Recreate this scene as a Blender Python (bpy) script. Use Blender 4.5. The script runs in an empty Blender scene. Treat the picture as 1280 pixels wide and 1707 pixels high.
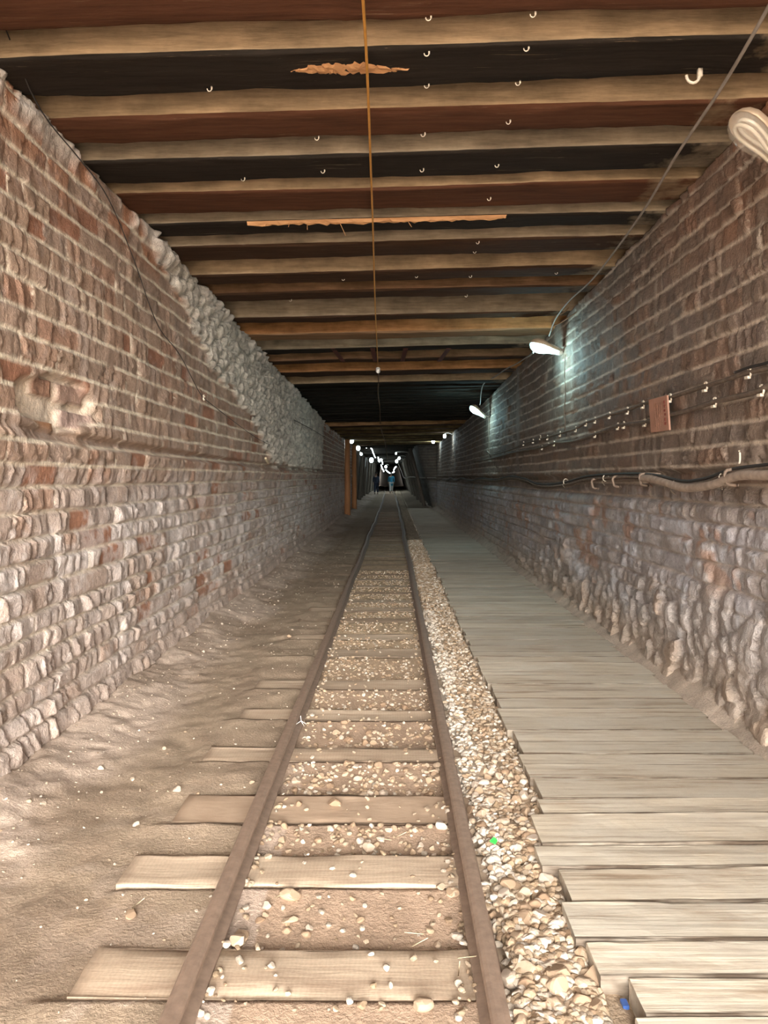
import bpy, bmesh, math, random
import numpy as np
from mathutils import Vector, Matrix, Euler

random.seed(7)
rng = np.random.default_rng(7)
scn = bpy.context.scene
COL = scn.collection

# ------------------------------------------------------------------ camera
EYE = 1.40
F = 1280.0
VPX, VPY = 655.0, 795.0
cam_d = bpy.data.cameras.new('camera')
cam_d.sensor_fit = 'VERTICAL'
cam_d.sensor_height = 36.0
cam_d.sensor_width = 27.0
cam_d.lens = 36.0 * F / 1707.0
cam_d.shift_x = -(VPX - 640.0) / 1707.0
cam_d.shift_y = (VPY - 853.5) / 1707.0
cam_d.clip_end = 400
cam = bpy.data.objects.new('camera', cam_d)
cam.location = (0, 0, EYE)
cam.rotation_euler = (math.pi / 2, 0, 0)
COL.objects.link(cam)
scn.camera = cam

# ------------------------------------------------------------------ light
scn.view_settings.view_transform = 'Standard'
scn.view_settings.look = 'None'
scn.view_settings.gamma = 1.0
scn.view_settings.use_curve_mapping = False
scn.view_settings.exposure = 0.24

world = bpy.data.worlds.new('sky')
scn.world = world
world.use_nodes = True
wn = world.node_tree
wn.nodes['Background'].inputs['Color'].default_value = (1.0, 0.95, 0.88, 1)
wn.nodes['Background'].inputs['Strength'].default_value = 16.0

sun_d = bpy.data.lights.new('sun', 'SUN')
sun_d.energy = 8.4
sun_d.angle = math.radians(28)
sun_d.color = (1.0, 0.93, 0.84)
sun = bpy.data.objects.new('sun', sun_d)
sun.rotation_euler = Vector((-0.10, 1.0, -0.22)).to_track_quat('-Z', 'Y').to_euler()
COL.objects.link(sun)


def px(x, y, Y):
    """the world point at depth Y that the photograph shows at pixel x, y"""
    return Vector(((x - VPX) * Y / F, Y, EYE - (y - VPY) * Y / F))


# ------------------------------------------------------------------ noise
def _hash(ix, iy, s):
    with np.errstate(over='ignore'):
        h = (ix.astype(np.int64) * 374761393 + iy.astype(np.int64) * 668265263 + s * 1274126177) & 0xFFFFFFFF
        h = ((h ^ (h >> 13)) * 1274126177) & 0xFFFFFFFF
        h = ((h ^ (h >> 16)) * 2246822519) & 0xFFFFFFFF
        h = h ^ (h >> 15)
    return h.astype(np.float64) / 4294967296.0


def vn(x, y, s=0):
    x = np.asarray(x, float); y = np.asarray(y, float)
    x, y = np.broadcast_arrays(x, y)
    ix = np.floor(x); iy = np.floor(y)
    fx = x - ix; fy = y - iy
    fx = fx * fx * (3 - 2 * fx); fy = fy * fy * (3 - 2 * fy)
    a = _hash(ix, iy, s); b = _hash(ix + 1, iy, s); c = _hash(ix, iy + 1, s); d = _hash(ix + 1, iy + 1, s)
    return (a * (1 - fx) + b * fx) * (1 - fy) + (c * (1 - fx) + d * fx) * fy


def fbm(x, y, s=0, o=4):
    t = 0; a = 0.5; n = 0
    for i in range(o):
        t = t + a * vn(np.asarray(x) * 2 ** i, np.asarray(y) * 2 ** i, s + i * 17)
        n += a; a *= 0.5
    return t / n


def worley(x, y, s=0):
    """distance to the nearest and second nearest feature, offsets to the nearest, its random value"""
    ix = np.floor(x); iy = np.floor(y)
    f1 = np.full(x.shape, 9.0); f2 = np.full(x.shape, 9.0)
    ox = np.zeros(x.shape); oy = np.zeros(x.shape); rid = np.zeros(x.shape)
    for a in (-1, 0, 1):
        for b in (-1, 0, 1):
            cx = ix + a; cy = iy + b
            dx = x - (cx + 0.1 + 0.8 * _hash(cx, cy, s)); dy = y - (cy + 0.1 + 0.8 * _hash(cx, cy, s + 5))
            d = np.sqrt(dx * dx + dy * dy)
            m = d < f1
            f2 = np.where(m, f1, np.minimum(f2, d))
            f1 = np.where(m, d, f1); ox = np.where(m, dx, ox); oy = np.where(m, dy, oy)
            rid = np.where(m, _hash(cx, cy, s + 9), rid)
    return f1, f2, ox, oy, rid


def sst(a, b, x):
    t = np.clip((x - a) / (b - a), 0, 1)
    return t * t * (3 - 2 * t)


# ------------------------------------------------------------------ object helpers
def tag(o, label=None, cat=None, group=None, kind=None):
    if label: o['label'] = label
    if cat: o['category'] = cat
    if group: o['group'] = group
    if kind: o['kind'] = kind
    return o


def empty(name, loc, label=None, cat=None, group=None):
    o = bpy.data.objects.new(name, None)
    o.empty_display_size = 0.1
    o.location = loc
    COL.objects.link(o)
    return tag(o, label, cat, group)


def link(name, me, mat=None, parent=None, smooth=None):
    o = bpy.data.objects.new(name, me)
    COL.objects.link(o)
    if mat is not None:
        for m in (mat if isinstance(mat, (list, tuple)) else [mat]):
            me.materials.append(m)
    if parent is not None: o.parent = parent
    if smooth is not None:
        me.polygons.foreach_set('use_smooth', [smooth] * len(me.polygons))
    return o


def mesh_from(name, verts, faces):
    me = bpy.data.meshes.new(name)
    me.from_pydata([tuple(v) for v in verts], [], [tuple(f) for f in faces])
    me.update()
    return me


def mesh_np(name, co, quads, smooth=True):
    """co n x 3, quads m x k"""
    me = bpy.data.meshes.new(name)
    n = len(co); m, k = quads.shape
    me.vertices.add(n); me.vertices.foreach_set('co', np.ascontiguousarray(co, dtype=np.float32).ravel())
    me.loops.add(m * k); me.loops.foreach_set('vertex_index', np.ascontiguousarray(quads, dtype=np.int32).ravel())
    me.polygons.add(m)
    me.polygons.foreach_set('loop_start', np.arange(0, m * k, k, dtype=np.int32))
    me.polygons.foreach_set('use_smooth', np.full(m, smooth))
    me.update(calc_edges=True)
    return me


def col_attr(me, rgb, name='Col'):
    a = me.color_attributes.new(name, 'FLOAT_COLOR', 'POINT')
    c = np.ones((len(rgb), 4), np.float32); c[:, :3] = rgb
    a.data.foreach_set('color', c.ravel())


def flt_attr(me, v, name):
    a = me.attributes.new(name, 'FLOAT', 'POINT')
    a.data.foreach_set('value', np.asarray(v, np.float32).ravel())


def grid_quads(nr, nc, flip=False):
    i = np.arange(nr * nc).reshape(nr, nc)
    q = np.stack([i[:-1, :-1], i[:-1, 1:], i[1:, 1:], i[1:, :-1]], -1).reshape(-1, 4)
    return q[:, ::-1] if flip else q


def smooth_path(pts, n=6):
    P = [Vector(p) for p in pts]
    if len(P) < 3: return P
    P = [P[0] * 2 - P[1]] + P + [P[-1] * 2 - P[-2]]
    out = []
    for i in range(1, len(P) - 2):
        for k in range(n):
            t = k / n
            a, b, c, d = P[i - 1], P[i], P[i + 1], P[i + 2]
            out.append(0.5 * ((2 * b) + (c - a) * t + (2 * a - 5 * b + 4 * c - d) * t * t + (3 * b - a - 3 * c + d) * t ** 3))
    out.append(P[-2])
    return out


def tube_geo(pts, r, sides=8, cap=True):
    P = [Vector(p) for p in pts]
    V = []; Fc = []
    up = Vector((0, 0, 1))
    for i, p in enumerate(P):
        d = (P[min(i + 1, len(P) - 1)] - P[max(i - 1, 0)]).normalized()
        if abs(d.dot(up)) > 0.95: up = Vector((0.3, 1, 0.1)).normalized()
        a = d.cross(up).normalized(); b = d.cross(a).normalized()
        rr = r[i] if isinstance(r, (list, tuple)) else r
        for k in range(sides):
            t = 2 * math.pi * k / sides
            V.append(p + (a * math.cos(t) + b * math.sin(t)) * rr)
    for i in range(len(P) - 1):
        for k in range(sides):
            k2 = (k + 1) % sides
            Fc.append((i * sides + k, i * sides + k2, (i + 1) * sides + k2, (i + 1) * sides + k))
    if cap:
        Fc.append(tuple(range(sides))); Fc.append(tuple(reversed(range((len(P) - 1) * sides, len(P) * sides))))
    return V, Fc


class MB:
    def __init__(s): s.V = []; s.F = []
    def add(s, V, Fc):
        n = len(s.V); s.V += [Vector(v) for v in V]; s.F += [tuple(i + n for i in f) for f in Fc]; return s
    def tube(s, pts, r, sides=8): return s.add(*tube_geo(pts, r, sides))
    def box(s, lo, hi, M=None):
        x0, y0, z0 = lo; x1, y1, z1 = hi
        V = [Vector(v) for v in ((x0, y0, z0), (x1, y0, z0), (x1, y1, z0), (x0, y1, z0), (x0, y0, z1), (x1, y0, z1), (x1, y1, z1), (x0, y1, z1))]
        if M is not None: V = [M @ v for v in V]
        return s.add(V, [(0, 3, 2, 1), (4, 5, 6, 7), (0, 1, 5, 4), (1, 2, 6, 5), (2, 3, 7, 6), (3, 0, 4, 7)])
    def build(s, name, mat, parent=None, smooth=True):
        me = mesh_from(name, s.V, s.F)
        o = link(name, me, mat, parent, smooth)
        return o


# ------------------------------------------------------------------ materials
class NT:
    jitter = False
    def __init__(s, name):
        s.m = bpy.data.materials.new(name); s.m.use_nodes = True
        s.t = s.m.node_tree; s.p = s.t.nodes['Principled BSDF']
    def n(s, typ, **kw):
        nd = s.t.nodes.new(typ)
        for k, v in kw.items():
            if k in nd.inputs: nd.inputs[k].default_value = v
            else: setattr(nd, k, v)
        return nd
    def l(s, a, b): s.t.links.new(a, b)
    def coords(s, scale=(1, 1, 1), out='Object'):
        tc = s.n('ShaderNodeTexCoord'); mp = s.n('ShaderNodeMapping')
        mp.inputs['Scale'].default_value = scale
        src = tc.outputs[out]
        if s.jitter:                                   # every board its own stretch of grain
            oi = s.n('ShaderNodeObjectInfo'); mu = s.n('ShaderNodeMath', operation='MULTIPLY'); mu.inputs[1].default_value = 40.0
            s.l(oi.outputs['Random'], mu.inputs[0])
            ad = s.n('ShaderNodeVectorMath', operation='ADD'); s.l(src, ad.inputs[0]); s.l(mu.outputs[0], ad.inputs[1]); src = ad.outputs[0]
        s.l(src, mp.inputs['Vector']); return mp.outputs['Vector']
    def noise(s, vec, scale, detail=5, rough=0.6):
        nd = s.n('ShaderNodeTexNoise'); nd.inputs['Scale'].default_value = scale
        nd.inputs['Detail'].default_value = detail; nd.inputs['Roughness'].default_value = rough
        s.l(vec, nd.inputs['Vector']); return nd.outputs['Fac']
    def ramp(s, fac, stops):
        nd = s.n('ShaderNodeValToRGB'); e = nd.color_ramp.elements
        while len(e) < len(stops): e.new(0.5)
        for k, (p, c) in enumerate(stops):
            e[k].position = p
            e[k].color = (c, c, c, 1) if isinstance(c, (int, float)) else (*c, 1)
        s.l(fac, nd.inputs['Fac']); return nd.outputs['Color']
    def mix(s, fac, a, b, mode='MIX'):
        nd = s.n('ShaderNodeMix', data_type='RGBA', blend_type=mode)
        for sock, v in ((nd.inputs[0], fac), (nd.inputs[6], a), (nd.inputs[7], b)):
            if hasattr(v, 'links') or hasattr(v, 'is_linked'): s.l(v, sock)
            elif isinstance(v, (int, float)): sock.default_value = v
            else: sock.default_value = (*v, 1)
        return nd.outputs[2]
    def attr(s, name, out='Color'):
        nd = s.n('ShaderNodeAttribute', attribute_name=name); return nd.outputs[out]
    def bump(s, h, strength=0.3, dist=0.01):
        b = s.n('ShaderNodeBump'); b.inputs['Strength'].default_value = strength; b.inputs['Distance'].default_value = dist
        s.l(h, b.inputs['Height']); s.l(b.outputs['Normal'], s.p.inputs['Normal'])
    def color(s, c):
        if hasattr(c, 'is_linked'): s.l(c, s.p.inputs['Base Color'])
        else: s.p.inputs['Base Color'].default_value = (*c, 1)
    def done(s, rough=0.85, spec=0.25, metal=0.0):
        s.p.inputs['Roughness'].default_value = rough; s.p.inputs['Specular IOR Level'].default_value = spec
        s.p.inputs['Metallic'].default_value = metal
        return s.m


def mat_wall():
    n = NT('rock_salt_bricks'); v = n.coords()
    a = n.noise(v, 9, 6, 0.65); b = n.noise(v, 55, 4, 0.7)
    c = n.mix(1.0, n.attr('Col'), n.ramp(a, [(0.25, 0.72), (0.75, 1.25)]), 'MULTIPLY')
    c = n.mix(1.0, c, n.ramp(b, [(0.3, 0.85), (0.7, 1.12)]), 'MULTIPLY')
    n.color(c)
    h = n.n('ShaderNodeMath', operation='ADD'); n.l(b, h.inputs[0]); n.l(n.noise(v, 26, 5, 0.7), h.inputs[1])
    n.bump(h.outputs[0], 0.75, 0.014)
    return n.done(0.7, 0.35)


def mat_attr(name, s1=12, s2=80, bs=0.4, bd=0.008, rough=0.9):
    n = NT(name); v = n.coords()
    a = n.noise(v, s1, 6, 0.65); b = n.noise(v, s2, 4, 0.7)
    c = n.mix(1.0, n.attr('Col'), n.ramp(a, [(0.25, 0.78), (0.75, 1.2)]), 'MULTIPLY')
    c = n.mix(1.0, c, n.ramp(b, [(0.3, 0.82), (0.7, 1.15)]), 'MULTIPLY')
    n.color(c); n.bump(b, bs, bd)
    return n.done(rough, 0.2)


def mat_beam():
    n = NT('roof_timber'); n.jitter = True; v = n.coords((1.2, 14, 14)); w = n.coords()
    g = n.noise(v, 2.2, 7, 0.7); k = n.noise(w, 3.0, 5, 0.6)
    raw = n.mix(1.0, n.attr('Raw'), n.ramp(g, [(0.3, 0.6), (0.55, 1.0), (0.75, 1.25)]), 'MULTIPLY')
    raw = n.mix(1.0, raw, n.ramp(k, [(0.3, 0.6), (0.7, 1.25)]), 'MULTIPLY')
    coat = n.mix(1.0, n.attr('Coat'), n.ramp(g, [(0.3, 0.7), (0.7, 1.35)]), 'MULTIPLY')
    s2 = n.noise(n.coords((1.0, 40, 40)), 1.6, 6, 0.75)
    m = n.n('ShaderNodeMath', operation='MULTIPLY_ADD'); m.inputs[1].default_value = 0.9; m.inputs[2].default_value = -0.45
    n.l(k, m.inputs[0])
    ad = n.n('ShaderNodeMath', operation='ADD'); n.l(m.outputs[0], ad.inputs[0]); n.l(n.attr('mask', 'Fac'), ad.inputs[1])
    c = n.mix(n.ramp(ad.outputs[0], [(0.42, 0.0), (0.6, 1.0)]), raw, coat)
    c = n.mix(n.ramp(s2, [(0.63, 0.0), (0.70, 0.55)]), c, raw)
    n.color(c); n.bump(g, 0.6, 0.01)
    return n.done(0.9, 0.12)


def mat_wood(name, dark, light, grey=None, scale=(1.5, 16, 16), rough=0.8, saw=False, stain=None):
    n = NT(name); n.jitter = True; v = n.coords(scale); w = n.coords()
    g = n.noise(v, 2.0, 7, 0.7); k = n.noise(w, 2.5, 5, 0.65)
    oi = n.n('ShaderNodeObjectInfo')
    c = n.ramp(g, [(0.25, dark), (0.5, light), (0.8, tuple(min(1, x * 1.15) for x in light))])
    if grey: c = n.mix(n.ramp(k, [(0.4, 0.0), (0.62, 0.8)]), c, grey)
    c = n.mix(1.0, c, n.ramp(oi.outputs['Random'], [(0.0, 0.84), (1.0, 1.1)]), 'MULTIPLY')
    h = g
    if stain:
        st = n.noise(n.coords((0.7, 8, 8)), 1.5, 6, 0.72)
        c = n.mix(n.ramp(st, [(0.54, 0.0), (0.68, 0.75)]), c, stain)
    gm = n.n('ShaderNodeMath', operation='MULTIPLY'); n.l(n.attr('grime_shade', 'Fac'), gm.inputs[0])   # seam dirt, with gap shade painted in along the sunlit near edges
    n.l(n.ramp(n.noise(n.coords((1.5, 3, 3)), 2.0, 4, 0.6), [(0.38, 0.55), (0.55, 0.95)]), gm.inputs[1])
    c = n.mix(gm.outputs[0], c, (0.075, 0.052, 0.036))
    if saw:
        wv = n.n('ShaderNodeTexWave', bands_direction='X'); wv.inputs['Scale'].default_value = 22
        wv.inputs['Distortion'].default_value = 6.0; wv.inputs['Detail Scale'].default_value = 3.0
        n.l(w, wv.inputs['Vector'])
        c = n.mix(1.0, c, n.ramp(wv.outputs['Fac'], [(0.0, 0.94), (1.0, 1.03)]), 'MULTIPLY')
    n.color(c); n.bump(h, 0.5, 0.006)
    return n.done(rough, 0.25)


def mat_plain(name, c, rough=0.6, metal=0.0, spec=0.4, var=0.2, scale=20):
    n = NT(name); a = n.noise(n.coords(), scale, 4, 0.6)
    n.color(n.ramp(a, [(0.3, tuple(x * (1 - var) for x in c)), (0.7, tuple(min(1, x * (1 + var)) for x in c))]))
    n.bump(a, 0.15, 0.002)
    return n.done(rough, spec, metal)


def mat_emit(name, c, strength):
    n = NT(name); n.color((0.9, 0.95, 0.95))
    n.p.inputs['Emission Color'].default_value = (*c, 1); n.p.inputs['Emission Strength'].default_value = strength
    return n.done(0.3)


def mat_clear(name, tint, alpha):
    n = NT(name); n.color(tint); n.p.inputs['Alpha'].default_value = alpha
    return n.done(0.12, 0.5)


def mat_stone():
    n = NT('ballast_stone'); v = n.coords(); oi = n.n('ShaderNodeObjectInfo')
    a = n.noise(v, 40, 4, 0.6)
    c = n.ramp(oi.outputs['Random'], [(0.0, (0.28, 0.19, 0.125)), (0.35, (0.37, 0.27, 0.185)), (0.7, (0.45, 0.35, 0.26)), (1.0, (0.56, 0.48, 0.41))])
    c = n.mix(1.0, c, n.ramp(a, [(0.3, 0.8), (0.7, 1.15)]), 'MULTIPLY')
    n.color(c); n.bump(a, 0.4, 0.004)
    return n.done(0.85, 0.2)


M_WALL = mat_wall()
M_FLOOR = mat_attr('trodden_earth', 6, 70, 0.7, 0.012)
M_GRAVEL = mat_attr('gravel_mix', 30, 120, 0.3, 0.004)
M_BEAM = mat_beam()
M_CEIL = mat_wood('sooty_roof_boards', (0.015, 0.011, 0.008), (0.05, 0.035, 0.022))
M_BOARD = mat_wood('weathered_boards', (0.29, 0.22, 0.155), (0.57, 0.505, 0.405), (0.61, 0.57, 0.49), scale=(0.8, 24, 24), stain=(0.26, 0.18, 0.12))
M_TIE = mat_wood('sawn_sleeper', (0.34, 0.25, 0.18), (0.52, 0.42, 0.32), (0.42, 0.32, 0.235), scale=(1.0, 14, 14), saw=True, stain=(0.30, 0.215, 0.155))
M_TIE_DIRT = mat_wood('earth_caked_sleeper', (0.27, 0.19, 0.135), (0.40, 0.30, 0.22), (0.36, 0.265, 0.19), scale=(2, 8, 8), rough=0.95)
M_RAIL = mat_plain('rusty_rail_steel', (0.27, 0.195, 0.15), 0.5, 0.15, 0.5, 0.2, 30)
M_STONE = mat_stone()
M_POST = mat_wood('orange_post_wood', (0.20, 0.09, 0.04), (0.34, 0.16, 0.07), scale=(14, 14, 1.5))
M_PROP = mat_wood('dark_prop_wood', (0.05, 0.04, 0.032), (0.13, 0.11, 0.09), scale=(10, 10, 1.5))
M_TORN = mat_wood('torn_raw_wood', (0.36, 0.17, 0.07), (0.62, 0.34, 0.16), scale=(2, 40, 40))
M_ORANGE = mat_plain('orange_cord', (0.60, 0.30, 0.06), 0.6, var=0.1)
M_CORD2 = mat_plain('dull_brown_cord', (0.22, 0.13, 0.07), 0.7, var=0.1)
M_GREYC = mat_plain('grey_cable', (0.30, 0.27, 0.24), 0.7, var=0.15)
M_BLACKC = mat_plain('black_wire', (0.035, 0.03, 0.028), 0.6)
M_DUSTC = mat_plain('dusty_cable', (0.15, 0.115, 0.09), 0.8, var=0.3)
M_HOSE = mat_plain('pale_dusty_hose', (0.36, 0.29, 0.24), 0.85, var=0.25)
M_CLIP = mat_plain('ivory_plastic', (0.78, 0.70, 0.58), 0.4, var=0.06)
M_HOOK = mat_plain('dusty_iron_hook', (0.24, 0.18, 0.14), 0.7, 0.2, var=0.25)
M_METAL = mat_plain('bent_steel_pipe', (0.55, 0.52, 0.48), 0.4, 0.6, var=0.1)
M_SHELL = mat_plain('beige_lamp_housing', (0.55, 0.42, 0.30), 0.5, 0.2, var=0.1)
M_WHITE = mat_plain('white_plastic', (0.82, 0.80, 0.76), 0.4, var=0.04)
M_TUBE = mat_plain('frosted_white_tube', (0.66, 0.58, 0.45), 0.25, spec=0.6, var=0.03)
M_TEAL = mat_plain('teal_plastic', (0.02, 0.22, 0.22), 0.4, var=0.05)
M_COVER = mat_clear('clear_lamp_cover', (0.80, 0.75, 0.66), 0.14)
M_BULB_ON = mat_emit('lit_tube', (0.62, 1.0, 0.98), 16)
M_COVER_ON = mat_emit('glowing_cover', (0.45, 0.95, 0.95), 3.0)
M_GLOBE = mat_emit('bright_globe', (0.80, 0.97, 1.0), 14)
M_SIGN = mat_plain('faded_pink_board', (0.40, 0.22, 0.16), 0.7, var=0.15, scale=8)
M_SIGNINK = mat_plain('faded_red_ink', (0.22, 0.05, 0.035), 0.7)
M_SIGNINK2 = mat_plain('faded_brown_ink', (0.24, 0.12, 0.08), 0.7)
M_REDIRON = mat_plain('red_brown_iron', (0.11, 0.03, 0.02), 0.7, 0.1)
M_TAPE = mat_plain('grey_tape', (0.45, 0.44, 0.40), 0.6)
M_SKIN = mat_plain('skin', (0.36, 0.22, 0.15), 0.6, var=0.05)
M_HAIR = mat_plain('black_hair', (0.015, 0.012, 0.01), 0.6)
M_BLUE = mat_plain('teal_blue_cloth', (0.03, 0.22, 0.36), 0.85, var=0.1)
M_PALE = mat_plain('pale_trouser_cloth', (0.55, 0.60, 0.62), 0.85, var=0.08)
M_NAVY = mat_plain('navy_cloth', (0.02, 0.03, 0.055), 0.85, var=0.1)
M_SHOE = mat_plain('dark_shoe', (0.03, 0.025, 0.02), 0.6)
M_GREEN = mat_plain('green_plastic', (0.04, 0.42, 0.07), 0.4, var=0.1)
M_BLUEP = mat_plain('blue_plastic', (0.05, 0.12, 0.38), 0.4, var=0.1)
M_STRAW = mat_plain('dry_straw', (0.55, 0.45, 0.30), 0.9)


# ------------------------------------------------------------------ setting: heights
def hb(Y):
    """height of the roof beams' undersides above the floor"""
    return np.where(np.asarray(Y, float) < 20.7, EYE + 1.945 - 0.0275 * np.asarray(Y, float), EYE + 1.376)


def tilt(X): return 0.016 * X


def XL(u, v): return -1.78 - sst(33.0, 34.5, u) * (0.40 - 0.10 * v)
def XR(u, v): return 1.92 - sst(33.3, 34.2, u) * (0.12 + 0.28 * v)


def u_columns():
    u = [-2.5]  # stretch behind the camera is unseen, extended to cut the sky light
    while u[-1] < 115:
        z = u[-1]
        if z < 3.2: d = 0.028 if z > 1.5 else 0.06
        elif z < 36: d = min(max(z * z * 0.00085, 0.010), 0.06)
        else: d = 0.4
        u.append(z + d)
    return np.array(u)


def brick_layer(u, v, seed, lo, hi, flo, fhi):
    """courses of hewn blocks: returns relief, block random, facet random, bed joint, head joint masks"""
    R = np.random.default_rng(seed)
    u = u + 3.0
    vv = v + 0.03 * (fbm(u * 0.45, v * 0.5, seed) - 0.5) + 0.012 * (fbm(u * 3, v * 3, seed + 3, 2) - 0.5)
    edges = np.concatenate([[-0.2], -0.2 + np.cumsum(R.uniform(lo, hi, 40))])
    k = np.clip(np.searchsorted(edges, vv) - 1, 0, 38)
    h = edges[k + 1] - edges[k]
    t = (vv - edges[k]) / h
    s = np.zeros_like(u); L = np.ones_like(u); br = np.zeros_like(u); bt = np.zeros_like(u); hj = np.zeros_like(u)
    s2 = np.zeros_like(u); L2 = np.ones_like(u); fr = np.zeros_like(u); ft = np.zeros_like(u)
    for c in range(39):
        m = k == c
        if not m.any(): continue
        uu = u[m] + 0.02 * (vn(v[m] * 14, u[m] * 4, seed + c) - 0.5) * 2
        be = np.cumsum(np.concatenate([[0.2 - R.uniform(0, 0.4)], R.choice([0.16, 0.26, 0.34, 0.44], 140, p=[.2, .3, .3, .2]) * R.uniform(0.85, 1.2, 140)]))
        j = np.clip(np.searchsorted(be, uu) - 1, 0, len(be) - 2)
        s[m] = (uu - be[j]) / (be[j + 1] - be[j]); L[m] = be[j + 1] - be[j]
        br[m] = R.random(len(be))[j]; bt[m] = R.random(len(be))[j]
        hj[m] = (R.random(len(be)) < 0.4)[j] * 1.0
        fe = np.cumsum(np.concatenate([[0.1], np.clip(R.lognormal(math.log((flo + fhi) / 2), 0.5, int(50 / flo)), 0.03, 0.24)]))
        uf = uu + 0.075 * (fbm(v[m] * 9, u[m] * 5, seed + 40 + c, 3) - 0.5) + R.uniform(-0.35, 0.35) * (v[m] % 0.5)
        j = np.clip(np.searchsorted(fe, uf) - 1, 0, len(fe) - 2)
        s2[m] = (uf - fe[j]) / (fe[j + 1] - fe[j]); L2[m] = fe[j + 1] - fe[j]
        fr[m] = R.random(len(fe))[j]; ft[m] = R.random(len(fe))[j]
    dv = np.minimum(t, 1 - t) * h; du = np.minimum(s, 1 - s) * L
    bt2 = (bt * 7.31) % 1.0
    bed = 1 - sst(0.004 + 0.001 * (v > 1.5), 0.014 + 0.002 * (v > 1.5), dv + 0.006 * (fbm(u * 20, v * 20, seed + 7, 2) - 0.5))
    head = 1 - sst(0.002, 0.010, du)
    pil = (1 - np.abs(2 * t - 1) ** 5.0) * 0.014 + (t - 0.5) * (bt2 - 0.4) * 0.022
    plain = bt > 0.86                                  # a few smooth sawn blocks
    fac = (np.sin(np.clip(s2, 0, 1) * math.pi) ** 0.8 - 0.6) * 0.008 * ((fr * 5.7) % 1.0) + (s2 - 0.5) * (ft - 0.28) * 0.066 + (fr - 0.5) * 0.014 + (t - 0.5) * ((ft * 3.3) % 1.0 - 0.5) * 0.03
    fac = np.where(plain, -0.006, fac * (0.45 + 0.55 * (1 - np.abs(2 * t - 1) ** 6)))
    rel = (br - 0.5) * 0.026 + (s - 0.5) * (bt - 0.5) * 0.03 + pil + fac
    rg = np.abs(fbm(u * 11, v * 9, seed + 11, 4) - 0.5)
    rel += np.where(plain, 0.2, 1.0) * (0.024 * (0.12 - rg) + 0.012 * (fbm(u * 26, v * 24, seed + 13, 2) - 0.5))
    rel = rel * (1 - 0.7 * head)
    rel = rel * (1 - bed) + np.where(v < 1.45, -0.014, 0.006) * bed
    return rel, br, fr, bt, bed, head * hj, plain


def lerp(a, b, f): return a + (b - a) * f[..., None]


def pick(r, cols):
    i = np.clip((r * len(cols)).astype(int), 0, len(cols) - 1)
    return np.array(cols)[i]


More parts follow.
